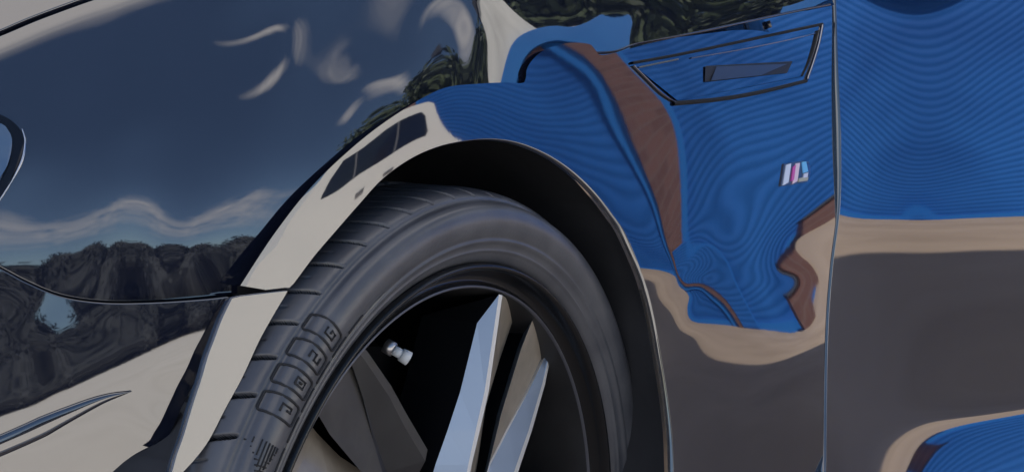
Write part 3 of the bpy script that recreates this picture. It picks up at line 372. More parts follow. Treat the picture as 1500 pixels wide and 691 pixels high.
LIP=Sheet(190,400,26,13,19,[-1710607,-1632598,-1551473,-1467249,-1379985,-1289812,-1196944,-1101663,-1004193,-904468,-802085,-696755,-588426,-1723960,-1645514,-1563947,-1479251,-1391432,-1300549,-1206747,-1110277,-1011428,-910238,-806304,
-699418,-589582,-1736857,-1657955,-1575949,-1490813,-1402515,-1311045,-1216470,-1118981,-1018860,-916246,-810817,-702499,-591288,-1749337,-1669933,-1587456,-1501876,-1413134,-1321160,-1225946,-1127648,-1026486,
-922559,-815771,-706178,-593720,-1761515,-1681525,-1598497,-1512410,-1423193,-1330710,-1234828,-1135689,-1033768,-929024,-821266,-710602,-597021,-1773604,-1692923,-1609228,-1522522,-1432765,-1339810,-1243375,
-1143445,-1040842,-935549,-827163,-715682,-601145,-1785917,-1704454,-1619974,-1532505,-1442087,-1348705,-1252113,-1151938,-1048790,-942803,-833711,-721431,-605991,-1798816,-1716537,-1631215,-1542878,-1451625,
-1357643,-1261035,-1161155,-1057681,-950909,-840923,-727735,-611364,-1812608,-1729553,-1643450,-1554311,-1462221,-1367436,-1270418,-1170527,-1066672,-959166,-848305,-734214,-616933,-1827428,-1743648,-1656865,
-1567109,-1474431,-1378914,-1280742,-1179739,-1075164,-966975,-855364,-740474,-622362,-1843219,-1758673,-1671150,-1580681,-1487258,-1390732,-1291104,-1188735,-1083204,-974274,-861957,-746334,-627461,-1859842,
-1774408,-1685956,-1594480,-1499925,-1402123,-1301216,-1197640,-1091093,-981315,-868228,-751850,-632218,-1877190,-1790760,-1701260,-1608670,-1512939,-1413940,-1311829,-1206969,-1099240,-988435,-874433,-757201,
-636747,-1895177,-1807675,-1717062,-1623315,-1526388,-1426210,-1322924,-1216790,-1107804,-995839,-880784,-762578,-641207,-1913724,-1825088,-1733309,-1638367,-1540226,-1438872,-1334420,-1227046,-1116795,-1003609,
-887407,-768127,-645743,-1932765,-1842951,-1749972,-1653812,-1554455,-1451916,-1346288,-1237692,-1126189,-1011762,-894362,-773939,-650464,-1952256,-1861235,-1767035,-1669648,-1569073,-1465339,-1358519,-1248708,
-1135963,-1020293,-901673,-780065,-655446,-1972167,-1879923,-1784494,-1685877,-1584081,-1479139,-1371116,-1260086,-1146106,-1029195,-909344,-786530,-660732,-1992487,-1899012,-1802348,-1702498,-1599475,-1493317,
-1384080,-1271828,-1156612,-1038461,-917375,-793342,-666344])
# ---------------------------------------------------------------- the yard the paint mirrors
AZW=math.radians(62); WM=Vector((math.sin(AZW),-math.cos(AZW),0)); WS=Vector((math.cos(AZW),math.sin(AZW),0))
WO=Vector((.4,0,0))+8.0*WM
# local frame of the workshop: x = along its front, y = away from the car, z = up
WF=Matrix(((WS.x,WM.x,0,WO.x),(WS.y,WM.y,0,WO.y),(0,0,1,0),(0,0,0,1)))
m_conc=noisy(mat("pale_concrete",rough=.85),(.70,.655,.59),(.80,.755,.69),.9,8,bump=.3,bscale=60,lo=.3,hi=.7)
m_apron=noisy(mat("tan_concrete",rough=.8),(.33,.245,.175),(.43,.33,.245),1.3,8,bump=.3,bscale=60,lo=.3,hi=.7)
m_asph=noisy(mat("asphalt",rough=.85),(.075,.073,.080),(.115,.110,.115),2.0,9,bump=.5,bscale=250,lo=.3,hi=.7)
g=MB(); g.add([(-400,-400,0),(400,-400,0),(400,400,0),(-400,400,0)],[[0,1,2,3]]); tag(g.build("ground",m_conc),kind='structure')
g=MB(); g.add([WF@Vector(p) for p in ((-1.0,-16,.004),(20,-16,.004),(20,1.0,.004),(-2.2,1.0,.004),(-2.2,-3.0,.004),(-1.0,-5.5,.004))],[[0,1,2,3,4,5]]); tag(g.build("pavement",m_apron),kind='structure')
# added unseen gabled block behind the car, shaped so its shade covers the ground beside the car up to the apron
m_shade_block=noisy(mat("shade_block_render",rough=.8),(.30,.29,.27),(.42,.40,.37),.8,6)
sb=empty("shade_block"); sb.matrix_world=WF@Matrix.Translation((0,-12,0)); tag(sb,"added grey gabled block behind the car, out of the picture, shading the ground beside it","building")
w=MB(); w.prism([(1.3,0),(20,0),(20,9.9),(4.5,9.9),(1.3,4.3)],-4.0,0); w.build("wall",m_shade_block,sb)
w=MB(); w.prism([(1.25,4.35),(4.48,9.95),(20.1,9.95),(20.1,10.1),(4.40,10.1),(1.12,4.42)],-4.2,.15); w.build("roof",mat("shade_block_roof",(.12,.12,.13),.6),sb)
# workshop
m_slat=noisy(mat("blue_shutter_paint",rough=.65,spec=.15),(.008,.080,.32),(.016,.120,.43),1.1,8,stretch=(1,1,.5))
m_guide=mat("blue_guide_paint",(.016,.15,.50),.6,spec=.2)
m_fascia=noisy(mat("blue_fascia_paint",rough=.5),(.012,.14,.46),(.018,.17,.52),1.2,6)
m_white=noisy(mat("white_render",rough=.7),(.55,.54,.52),(.74,.73,.70),1.5,9,stretch=(1,1,.4))
m_dark=mat("dark_recess",(.02,.022,.03),.6)
def brick_mat():
    m=mat("brickwork",rough=.85); t=m.node_tree; b=t.nodes["Principled BSDF"]; tc=t.nodes.new("ShaderNodeTexCoord")
    sx=t.nodes.new("ShaderNodeSeparateXYZ"); cx=t.nodes.new("ShaderNodeCombineXYZ"); t.links.new(tc.outputs['Object'],sx.inputs[0]); t.links.new(sx.outputs[0],cx.inputs[0]); t.links.new(sx.outputs[2],cx.inputs[1])
    k=t.nodes.new("ShaderNodeTexBrick"); k.inputs['Scale'].default_value=1; k.inputs['Brick Width'].default_value=.225; k.inputs['Row Height'].default_value=.075; k.inputs['Mortar Size'].default_value=.006
    k.inputs['Color1'].default_value=(.115,.055,.048,1); k.inputs['Color2'].default_value=(.16,.080,.068,1); k.inputs['Mortar'].default_value=(.15,.10,.09,1)
    t.links.new(cx.outputs[0],k.inputs['Vector']); t.links.new(k.outputs['Color'],b.inputs['Base Color']); return m
m_brick=brick_mat()
bld=empty("workshop",WO); bld.matrix_world=WF; tag(bld,"brick workshop with blue roller shutters mirrored in the dark paint","building")
# brick piers between the shutters, each set proud of the shutters
w=MB()
for a,b_ in ((-3.1,-2.45),(0.0,.5),(8.21,11)): w.box(a,b_,-.12,.3,0,3.12)
w.box(-3.0,10.9,.30,.5,0,3.1); w.build("wall",m_brick,bld)
f_=MB(); f_.box(-3.1,1.5,-.22,.28,3.125,3.62,bev=.01); f_.build("fascia",m_fascia,bld)
f_=MB(); f_.box(1.505,11,-.14,.28,3.125,3.35,bev=.01); f_.build("lintel",m_guide,bld)
f_=MB(); f_.box(-1.5,.9,-.10,.5,3.625,5.5,bev=.01); f_.build("upper_wall",m_white,bld)
f_=MB(); f_.box(-1.6,1.0,-.2,.6,5.505,5.65,bev=.01); f_.build("roof_edge",m_dark,bld)
for k,(a,b_) in enumerate(((-2.44,-.005),(.505,8.2))):
    sm=MB(); z=.06; pitch=.08; V=[];x0,x1=a+.11,b_-.11
    prof=[]
    zz=.04
    while zz<2.95:
        for q in range(6):
            ph=q/6; prof.append((-.0047*math.sin(math.pi*min(ph/.8,1))-.0,zz+ph*pitch))
        zz+=pitch
    for i,(y,z_) in enumerate(prof): V+= [(x0,y+.05,z_),(x1,y+.05,z_)]
    sm.add(V,[[2*i,2*i+1,2*i+3,2*i+2] for i in range(len(prof)-1)]); sh=sm.build("roller_shutter",m_slat,bld)
    
    for x_ in (a,b_-.12): gm=MB(); gm.box(x_,x_+.12,-.03,.12,0,3.0); gm.build("guide_rail",m_guide,sh)
    
    gm=MB(); gm.box(a,b_,-.06,.25,2.93,3.115,bev=.01); gm.build("shutter_box",m_guide,sh)
    gm=MB(); gm.box(x0,x1,.02,.07,.0,.08); gm.build("bottom_bar",m_guide,sh)
pb=empty("reflection_pier"); pb.matrix_world=WF@Matrix.Translation((2.28,-.30,0)); tag(pb,"added low brick pier in front of the wide blue shutter, for a brown reflection in the wing","pier")  # added to put a brown brick patch into the wing's reflection
q_=MB(); q_.box(-.20,.20,-.14,.14,0,.21); q_.build("reflection_pier_shaft",m_brick,pb); q_=MB(); q_.box(-.22,.22,-.16,.16,.212,.235,bev=.008); q_.build("reflection_pier_cap",m_dark,pb)
gd=MB(); gp=[]
zz=.01
while zz<.80:
    for q in range(6): gp.append((-.150-.0047*math.sin(math.pi*min(q/6/.8,1)),zz+q/6*.08))
    zz+=.08
V_=[]
for y_,z_ in gp: V_+=[(.11,y_,z_),(.56,y_,z_)]
gd.add(V_,[[2*i_,2*i_+1,2*i_+3,2*i_+2] for i_ in range(len(gp)-1)]); gd.box(.11,.56,-.145,-.122,0,.80); gd.box(.503,.56,-.12,.0,0,.80)
gd.build("added_pier_cover",m_slat,bld)  # added slatted cover so the foot of the brick pier mirrors blue
# white van beside the workshop
m_van=mat("white_van_paint",(.86,.84,.80),.3,ior=1.5); m_glass=mat("dark_glass",(.01,.012,.016),.08); m_rub=mat("black_rubber",(.02,.02,.022),.7); m_grey=mat("grey_trim",(.16,.16,.165),.6)
van=empty("white_van",(1.2,-4.6,0)); tag(van,"white panel van with a long dark side window mirrored in the wheel arch","van")
vb=MB(); vb.prism([(0,.32),(4.4,.30),(4.42,1.2),(4.36,1.9),(4.2,1.96),(1.5,1.97),(1.15,1.86),(.55,1.22),(.06,1.02),(-.02,.7)],-1.75,0.0); body=vb.build("body",m_van,van)
wd=MB(); wd.prism([(1.22,1.24),(3.9,1.24),(3.98,1.34),(3.98,1.68),(3.86,1.78),(1.6,1.78),(1.36,1.62)],0.0,.008); wd.build("window",m_glass,van)
for x_ in (2.0,3.0): wd=MB(); wd.box(x_,x_+.05,.008,.014,1.24,1.78); wd.build("window_pillar",m_grey,van)
for x_ in (2.2,2.9): wd=MB(); wd.box(x_,x_+.22,.0,.03,.90,.94,bev=.008); wd.build("door_handle",m_grey,van)
for x in (.85,3.55):
    t=MB(); t.prism([(x+.33*math.cos(a),.33+.33*math.sin(a)) for a in np.linspace(0,2*math.pi,33)[:-1]],-.22,.015); o=t.build("wheel",m_rub,van)
    t=MB(); t.prism([(x+.2*math.cos(a),.33+.2*math.sin(a)) for a in np.linspace(0,2*math.pi,25)[:-1]],.015,.022); t.build("rim",m_grey,o)
# trees
m_leaf=noisy(mat("foliage",rough=.6),(.035,.05,.022),(.09,.115,.05),1.2,4); m_bark=noisy(mat("bark",rough=.9),(.05,.04,.03),(.1,.08,.06),6)
def tree_mesh(h,r,n,seed,leaf=.09,low=.35):
    R=random.Random(seed); T=MB(); C=[]
    for k in range(22):
        a=R.random()*6.283; zz=h*(low+(.95-low)*R.random()); q=r*(.25+.75*R.random())*max(.05,math.sin(math.pi*min(1,(zz/h-(low-.15))/(1.2-low))))**.6; C.append((Vector((q*math.cos(a),q*math.sin(a),zz)),r*(.22+.25*R.random())))
    T.tube([(0,0,0),(.05,0,h*.3),(-.04,.05,h*.6),(0,0,h*.85)],[.13,.11,.07,.02],8)
    for c,_ in C[:9]: T.tube([(0,0,h*.32),tuple(c*.6+Vector((0,0,h*.15))),tuple(c)],[.05,.03,.012],5)
    V=[];Fc=[]
    if low<.2:
        for c,q in C:          # dense inner mass of each clump
            k=len(V); q*=.86
            for a in range(7):
                for b_ in range(10):
                    th=math.pi*a/6; ph=2*math.pi*b_/10; rr_=q*(.9+.2*R.random()); V.append(c+Vector((math.sin(th)*math.cos(ph),math.sin(th)*math.sin(ph),math.cos(th)))*rr_)
            for a in range(6):
                for b_ in range(10): Fc.append([k+a*10+b_,k+a*10+(b_+1)%10,k+(a+1)*10+(b_+1)%10,k+(a+1)*10+b_])
    for i in range(n):
        c,q=R.choice(C); d=Vector((R.gauss(0,1),R.gauss(0,1),R.gauss(0,1))).normalized()*q*(.5+.6*R.random()); p=c+d
        a=Vector((R.gauss(0,1),R.gauss(0,1),R.gauss(0,.6))).normalized(); b=a.cross(Vector((R.gauss(0,1),R.gauss(0,1),R.gauss(0,1)))).normalized(); s_=leaf*(.6+.8*R.random())
        k=len(V); V+=[p+a*s_,p+b*s_*.55,p-a*s_,p-b*s_*.55]; Fc.append([k,k+1,k+2,k+3])
    return T,V,Fc
def make_tree(h,r,n,seed,leaf,name="leafy_tree",low=.35):
    T,V,Fc=tree_mesh(h,r,n,seed,leaf,low); root=empty(name); T.build("trunk",m_bark,root); meshobj("crown",V,Fc,m_leaf,root); return root
def copy_tree(o,parent=None):
    c=o.copy(); COL.objects.link(c); c.parent=parent
    for ch in o.children: copy_tree(ch,c)
    return c
t0=make_tree(7.5,2.6,9000,3,.13); first=True
for k,(s_,y,sc,lab) in enumerate(((-4.6,4.2,.95,"tall tree at the left end of the workshop roof"),(-1.9,5.0,1.1,"tall tree behind the white upper wall"),(.9,4.6,1.05,"tall tree rising behind the end of the blue fascia"),(3.4,4.3,1.0,"tall tree behind the second blue shutter"),(6.2,4.6,1.1,"tall tree at the far right of the workshop roof"))):
    o=t0 if first else copy_tree(t0); first=False
    o.location=WF@Vector((s_,y,0)); o.rotation_euler=(0,0,k*1.3); o.scale=(sc,sc,sc); tag(o,lab+" mirrored in the paint","tree","trees behind the workshop")
m_leaf=noisy(mat("dark_foliage",rough=.9,spec=.05),(.045,.048,.050),(.070,.073,.076),.5,5)
t1=make_tree(3.0,2.6,16000,11,.075,"round_bush",.08); first=True
for k,(az,d,sc) in enumerate(((-44,22,1.2),(-34,24,1.5),(-25,21,1.0),(-17,25,1.4),(-9,23,1.1),(-1,26,1.5),(7,22,.95),(15,25,1.3),(23,24,1.35),(31,26,1.5))):
    o=t1 if first else copy_tree(t1); first=False; a=math.radians(az)
    d*=2; o.location=(d*math.sin(a),-d*math.cos(a),-.8); o.rotation_euler=(0,0,k*.9); o.scale=(sc*3,sc*3,sc*1.55); tag(o,"dark bush on the far side of the pale yard mirrored in the bumper","bush","bushes across the yard")
# ---------------------------------------------------------------- the car
def paint_mat():
    m=mat("midnight_paint",(.008,.011,.024),.030,ior=2.6)
    t=m.node_tree; b=t.nodes["Principled BSDF"]; tc=t.nodes.new("ShaderNodeTexCoord")
    n=t.nodes.new("ShaderNodeTexNoise"); n.inputs['Scale'].default_value=260; n.inputs['Detail'].default_value=2; t.links.new(tc.outputs['Object'],n.inputs['Vector'])
    n2=t.nodes.new("ShaderNodeTexNoise"); n2.inputs['Scale'].default_value=38; n2.inputs['Detail'].default_value=2; t.links.new(tc.outputs['Object'],n2.inputs['Vector'])
    b1=t.nodes.new("ShaderNodeBump"); b1.inputs['Strength'].default_value=1; b1.inputs['Distance'].default_value=.0000022; t.links.new(n.outputs[0],b1.inputs['Height'])
    b2=t.nodes.new("ShaderNodeBump"); b2.inputs['Strength'].default_value=1; b2.inputs['Distance'].default_value=.000012; t.links.new(n2.outputs[0],b2.inputs['Height']); t.links.new(b1.outputs[0],b2.inputs['Normal'])
    t.links.new(b2.outputs[0],b.inputs['Normal']); return m
m_paint=paint_mat()
m_gap=mat("shut_gap_black",(.004,.004,.006),.8); m_plastic=noisy(mat("liner_plastic",rough=.75),(.022,.024,.030),(.036,.038,.046),14,5,bump=.2,bscale=90)
m_chrome=mat("chrome",(.72,.72,.74),.12,1.0)
car=empty("dark_blue_car",(0,0,0)); tag(car,"dark blue car with mirror-polished wing, wheel and door filling the frame","car")
def panel_geo(S,poly,step=5.0,skirt=None):
    """fill a closed outline (survey pixels) with a fine triangulated sheet; skirt = rounded returned edge where true"""
    P=np.array(poly,float); sk0=list(skirt) if skirt is not None else [True]*len(P); P2=[];s2=[]
    for i in range(len(P)):
        q=P[(i+1)%len(P)]; m_=max(1,int(np.linalg.norm(q-P[i])/6)); both=sk0[i] and sk0[(i+1)%len(P)]
        for t in range(m_): P2.append(P[i]+(q-P[i])*t/m_); s2.append(sk0[i] if t==0 else both)
    P=np.array(P2); skirt=s2; keep=[0]
    for i in range(1,len(P)):
        if np.linalg.norm(P[i]-P[keep[-1]])>1.2: keep.append(i)
    if np.linalg.norm(P[keep[-1]]-P[0])<1.2: keep.pop()
    sk=[skirt[i] for i in keep] if skirt is not None else [True]*len(keep); P=P[keep]
    area=sum(P[i][0]*P[(i+1)%len(P)][1]-P[(i+1)%len(P)][0]*P[i][1] for i in range(len(P)))
    if area<0: P=P[::-1]; sk=sk[::-1]
    n=len(P)
    x0,y0=P.min(0); x1,y1=P.max(0); gy=np.arange(y0,y1,step*.87); pts=[]
    for r,y in enumerate(gy): xs=np.arange(x0+(step/2 if r%2 else 0),x1,step); pts.append(np.stack([xs,np.full(len(xs),y)],1))
    G=np.vstack(pts); G=G[poly_in(G,P)]; G=G[seg_dist(G,P)>step*.45]
    allp=np.vstack([P,G]); res=delaunay_2d_cdt([Vector(map(float,p)) for p in allp],[],[list(range(n))],1,1e-4)
    uv=np.array([tuple(v) for v in res[0]]); tri=[f for f in res[2]]
    Q,nm=S.pn(uv); V=list(map(tuple,Q)); Nn=list(map(tuple,nm)); Fc=[]
    T=np.array(tri); nf=np.cross(Q[T[:,1]]-Q[T[:,0]],Q[T[:,2]]-Q[T[:,0]]); flip=(nf*nm[T[:,0]]).sum()<0
    for f in tri: Fc.append(tuple(f[::-1]) if flip else tuple(f))
    # returned edge
    PP,NN=S.pn(P); t2=np.roll(P,-1,0)-np.roll(P,1,0); o2=np.stack([t2[:,1],-t2[:,0]],1); o2/=np.linalg.norm(o2,axis=1,keepdims=True)
    Po,_=S.pn(P+o2*2); ow=Po-PP; ow-=(ow*NN).sum(1,keepdims=True)*NN; ow/=np.linalg.norm(ow,axis=1,keepdims=True)
    rings=[(0,0,0),(.0003,.00015,.45),(.0006,.0005,.85),(.0007,.0011,1.2),(.0007,.0055,1.45)]; k=len(V)
    for a,b,an in rings:
        V+=list(map(tuple,PP+ow*a-NN*b)); Nn+=list(map(tuple,NN*math.cos(an)+ow*math.sin(an)))
    for r in range(len(rings)-1):
        for i in range(n):
            j=(i+1)%n
            if not(sk[i] and sk[j]): continue
            q=(k+r*n+i,k+r*n+j,k+(r+1)*n+j,k+(r+1)*n+i)
            Fc.append(q if flip==False else q)
    return V,Fc,Nn
def join(parts):
    V=[];Fc=[];Nn=[]
    for v,f,n in parts:
        k=len(V); V+=v; Nn+=n; Fc+=[tuple(k+i for i in q) for q in f]
    return V,Fc,Nn
K=[(352,418),(400,345),(455,275),(520,213),(580,168),(645,131),(700,123),(740,121),(768,121),(771,104),(780,88),(800,72),(835,63),(866,66),(877,80),(900,78),(960,62),(1100,33),(1222,8)]
ARCH=[(424,421),(430,415),(460,375),(490,340),(525,300),(560,262),(600,233),(640,215),(680,206),(720,203),(760,209),(800,225),(837,249),(870,280),(898,315),(920,350),(950,430),(970,530),(983,620),(987,691),(989,790)]
SEAM=[(1218,-80),(1222,8),(1225,100),(1229,200),(1228,300),(1217,395),(1210,500),(1207,691),(1205,790)]
SEAML=[(-100,335),(-60,362),(0,391),(40,412),(90,432),(150,441),(220,441),(300,436),(352,430)]
HOODL=[(-108,90),(-60,72),(0,49),(50,28),(112,5),(170,-15),(250,-45),(340,-75)]
Kc,Ac,Sc,Lc,Hc=[curve(x) for x in (K,ARCH,SEAM,SEAML,HOODL)]
def off(c,dx,dy): return c+np.array([dx,dy])
def closed(*segs):
    """(points, has rounded edge) runs joined to one outline"""
    P=np.vstack([np.atleast_2d(np.array(s[0],float)) for s in segs]); sk=[]
    for s in segs: sk+=[s[1]]*len(np.atleast_2d(np.array(s[0])))
    return P,sk
# wing: shoulder sheet + side sheet meeting along the crease
SE_up=Sc[(Sc[:,1]<8)&(Sc[:,1]>-14)][::-1]; SE_dn=Sc[Sc[:,1]>=8]
P,sk=closed((Kc,False),(off(SE_up,-2,0),True),([(900,-16),(520,-16),(380,-85)],False),(off(Hc[::-1],5,3),True),([(-108,150),(-108,330)],False),(off(Lc,0,-2),True))
sh=panel_geo(SHOULDER,P,5,sk)
P,sk=closed((Kc[Kc[:,0]<=1217],False),(off(SE_dn,-2,0),True),([(1200,798),(990,798)],False),(Ac[::-1],True),([(424,420),(388,424)],True))
sd=panel_geo(SIDE,P,5,sk)
V,Fc,Nn=join([sh,sd]); wing=meshobj("front_wing",V,Fc,m_paint,car,True,Nn)
P,sk=closed((off(Sc,3,0),True),([(1205,798),(1532,798),(1532,-85)],False))
door=meshobj("front_door",*(lambda g:(g[0],g[1],m_paint,car,True,g[2]))(panel_geo(DOOR,P,5.5,sk)))
P,sk=closed((off(Hc,-4,-4),True),([(330,-88),(-108,-88)],False))
hood=meshobj("hood",*(lambda g:(g[0],g[1],m_paint,car,True,g[2]))(panel_geo(HOOD,P,5.5,sk)))
Lb=off(Lc,0,4); Lb=Lb[Lb[:,0]<338]
P,sk=closed((Lb,True),([(338,437),(325,465),(312,500),(304,522),(285,556),(262,602),(225,691),(180,795)],True),([(-108,795)],False))
bp_=panel_geo(BUMPER,P,5,sk)
P,sk=closed(([(340,437),(352,434),(385,430),(421,426)],True),(curve([(421,427),(404,455),(380,498),(355,552),(330,598),(306,644),(285,672),(266,693),(258,706)]),True),(curve([(244,706),(252,691),(259,666),(269,638),(283,591),(296,552),(305,521),(313,500),(326,466),(340,437)]),True))
lp=panel_geo(LIP,P,5,sk)
V,Fc,Nn=join([bp_,lp]); bumper=meshobj("front_bumper",V,Fc,m_paint,car,True,Nn)
# dark structure behind the gaps
def gasket(S,c,half,depth,par,name="seam_gasket"):
    t=np.gradient(c,axis=0); n=np.stack([t[:,1],-t[:,0]],1); n/=np.linalg.norm(n,axis=1,keepdims=True); rows=[]
    for k in (-half,0,half): p,nn=S.pn(c+n*k); rows.append(p-nn*depth)
    m=len(c); V=np.vstack(rows); meshobj(name,V,[(r*m+i,r*m+i+1,(r+1)*m+i+1,(r+1)*m+i) for r in (0,1) for i in range(m-1)],m_gap,par)
gasket(SIDE,Sc[Sc[:,1]>-15],14,.012,wing); gasket(SHOULDER,Hc,16,.012,wing); gasket(SHOULDER,Lc,14,.012,bumper)
gasket(SIDE,curve([(366,428),(390,426),(424,423)]),10,.013,bumper)
gasket(LIP,curve([(318,480),(300,545),(280,600),(262,640),(240,691),(210,790)]),34,.06,bumper)
# wheel housing liner from the arch edge inwards
CW=np.array([0,0,.35])
pa,na=SIDE.pn(Ac[::-1]); low=curve([(424,424),(404,455),(380,498),(355,552),(330,598),(306,644),(285,672),(266,693),(215,790)]); pb,nb=LIP.pn(low); pa=np.vstack([pa,pb]); na=np.vstack([na,nb])
def radial(p,k,y):
    q=p.copy(); q[:,0]*=k; q[:,2]=.35+(q[:,2]-.35)*k
    if y is not None: q[:,1]=y
    return q
r0=pa-na*.010; r0=radial(r0,1.006,None); r1=radial(pa,1.05,None); r1[:,1]+=.03; nl=len(pb); r1[-nl:]=radial(pa[-nl:],1.0,None); r1[-nl:,1]+=.05; r2=radial(pa,1.07,.15); r2[-nl:]=radial(pa[-nl:],.99,.13); r3=radial(pa,1.06,.34); r4=radial(pa,.05,.36)
rows=[r0,r1,r2,r3,r4]; m=len(pa); V=np.vstack(rows)
liner=meshobj("wheel_housing",V,[(r*m+i,r*m+i+1,(r+1)*m+i+1,(r+1)*m+i) for r in range(4) for i in range(m-1)],m_plastic,car,True)
# rest of the body, out of the picture but casting its shadow on the road
cb=MB(); cb.prism([(-.55,.35),(4.0,.30),(4.05,.85),(3.6,.98),(2.9,1.36),(1.7,1.42),(1.2,1.30),(.75,.98),(.3,.62),(-.3,.58)],.45,1.80)
cb.build("cabin",m_paint,car)
# ---- side vent on the wing
vent=empty("side_vent"); 
def quadsheet(S,quad,offs,nx=24,ny=8):
    """bilinear patch over four survey points, lifted off the sheet by the corner offsets"""
    V=[];Fc=[]
    q=np.array(quad,float)
    for j in range(ny+1):
        for i in range(nx+1):
            a,b=i/nx,j/ny; w_=((1-a)*(1-b),a*(1-b),a*b,(1-a)*b); uv=sum(w_[k]*q[k] for k in range(4)); o_=sum(w_[k]*offs[k] for k in range(4)); V.append(tuple(S.at(uv[0],uv[1],o_)))
    for j in range(ny):
        for i in range(nx): k=j*(nx+1)+i; Fc.append((k,k+1,k+nx+2,k+nx+1))
    return V,Fc
bpy.data.objects.remove(vent)
V,Fc=quadsheet(SIDE,[(928,97),(1196,45),(1176,112),(990,148)],[.0008,.0005,.0020,.0016]); vent=meshobj("side_vent",V,Fc,m_paint,wing,True)
def strip(S,pts,w,h,name,m,par,wv=None,segs=6):
    """a low half-round bead along survey points"""
    c=curve(pts,5); t=np.gradient(c,axis=0); n=np.stack([t[:,1],-t[:,0]],1); n/=np.linalg.norm(n,axis=1,keepdims=True); V=[];Fc=[]
    for i,(p,nn) in enumerate(zip(c,n)):
        k=i/(len(c)-1); ww=w*(1 if wv is None else wv(k))
        for s_ in range(segs+1):
            a=math.pi*s_/segs; q=p+nn*math.cos(a)*ww; V.append(tuple(S.at(q[0],q[1],h*math.sin(a)+.0003)))
    r=segs+1
    for i in range(len(c)-1):
        for s_ in range(segs): Fc.append((i*r+s_,i*r+s_+1,(i+1)*r+s_+1,(i+1)*r+s_))
    return meshobj(name,V,Fc,m,par,True)
strip(SIDE,[(924,93),(1000,79),(1100,58),(1203,36)],2.1,.0024,"vent_upper_gap",m_gap,vent)
strip(SIDE,[(985,152),(1050,146),(1110,136),(1180,119)],3.0,.0024,"vent_lower_gap",m_gap,vent,wv=lambda k:1.15-.3*k)
strip(SIDE,[(1204,36),(1199,62),(1190,92),(1181,117)],1.9,.0030,"vent_trim",m_chrome_d:=mat("dark_chrome",(.30,.31,.36),.18,1.0),vent)
strip(SIDE,[(1196,46),(1190,68),(1181,94),(1172,112)],1.4,.0032,"vent_trim",m_gap,vent)
strip(SIDE,[(926,97),(945,116),(968,138),(990,152)],1.0,.0022,"vent_edge",m_chrome_d,vent)
strip(SIDE,[(932,100),(960,94),(990,88)],1.2,.0030,"vent_edge",mat("worn_edge",(.42,.40,.30),.3,1.0),vent)
strip(SIDE,[(1010,86),(1080,74),(1140,62),(1192,50)],1.0,.0022,"vent_edge",m_chrome_d,vent)
m_slot=mat("slot_grey",(.035,.037,.045),.35); m_slot2=mat("slot_shade",(.008,.008,.011),.6)
V,Fc=quadsheet(SIDE,[(1030,98),(1158,91),(1150,108),(1029,121)],[.0024]*4,16,4); meshobj("vent_slot",V,Fc,m_slot2,vent,True)
V,Fc=quadsheet(SIDE,[(1046,99),(1150,95),(1110,112),(1036,120)],[.0028,.0028,.0034,.0038],16,4); meshobj("vent_slot",V,Fc,m_slot,vent,True)
# body line bead above the vent
strip(SHOULDER,[(872,78),(900,76),(928,66),(960,60),(1030,46),(1100,31),(1160,18),(1215,7)],1.6,.0018,"body_line",m_paint,wing)
strip(BUMPER,[(-40,668),(0,652),(50,630),(100,606),(150,584),(192,572)],15,.0017,"bumper_crease",m_paint,bumper,wv=lambda k:max(.02,min(1,(1-k)*1.8))**.7,segs=14)
# ---- emblem: slanted coloured bars
emb=None
def plate(pts,offv,name,m,par,th=.0012):
    n=len(pts); V=[tuple(SIDE.at(u,v,offv+th)) for u,v in pts]+[tuple(SIDE.at(u,v,offv-.001)) for u,v in pts]
    return meshobj(name,V,[list(range(n))]+[[(i+1)%n,i,i+n,(i+1)%n+n] for i in range(n)],m,par)
m_em=lambda nme,c,r=.35,me=0.0: mat(nme,c,r,me)
emb=plate([(1147,240),(1160,238),(1172,236),(1183,237),(1185,256),(1181,267),(1160,271),(1142,273)],.0006,"emblem",m_em("emblem_base",(.03,.05,.11),.3),wing,.0008)
for nme,c,pts in (("pale",(.78,.86,1.0),[(1149,242),(1156,240),(1152,268),(1144,272)]),("magenta",(.75,.10,.42),[(1159,245),(1163,242),(1160,264),(1156,266)]),
    ("pink_white",(.95,.74,.82),[(1163,240),(1169,239),(1165,266),(1158,270)]),("sky_blue",(.2,.6,1.0),[(1172,238),(1178,237),(1181,252),(1174,254)]),
    ("navy",(.01,.06,.22),[(1179,240),(1184,243),(1184,257),(1181,257)]),("straw",(.5,.48,.34),[(1167,262),(1174,260),(1181,260),(1180,265),(1167,267)]),("white",(.78,.80,.95),[(1175,255),(1181,253),(1180,260),(1174,261)])):
    plate(pts,.0016,"emblem_bar",m_em("emblem_"+nme,c),emb,.0008)
# ---- headlamp corner
hl=plate_v=None
def plateS(S,pts,o1,name,m,par,th=.001):
    n=len(pts); V=[tuple(S.at(u,v,o1+th)) for u,v in pts]+[tuple(S.at(u,v,o1-.004)) for u,v in pts]
    return meshobj(name,V,[list(range(n))]+[[(i+1)%n,i,i+n,(i+1)%n+n] for i in range(n)],m,par)
outer=[tuple(p) for p in curve([(-70,150),(-30,160),(0,170),(18,180),(30,194),(33,212),(28,236),(14,264),(0,287),(-40,350)],5)]
lamp=plateS(SHOULDER,outer,.0006,"headlamp",mat("lamp_black",(.006,.008,.014),.12),car)
inner=[tuple(p) for p in curve([(-70,178),(-30,182),(0,184),(10,193),(16,206),(14,228),(7,248),(-6,265),(-40,300)],5)]
plateS(SHOULDER,inner,.0018,"lens",noisy(mat("lamp_lens",rough=.12),(.05,.12,.26),(.10,.16,.26),30),lamp)
strip(SHOULDER,[(31,192),(35,205),(35,217),(31,236),(18,262),(1,289),(-30,335)],2.6,.003,"lamp_trim",m_chrome,lamp,wv=lambda k:.55+.6*math.sin(math.pi*min(k*2.2,1)) if k<.5 else .8)
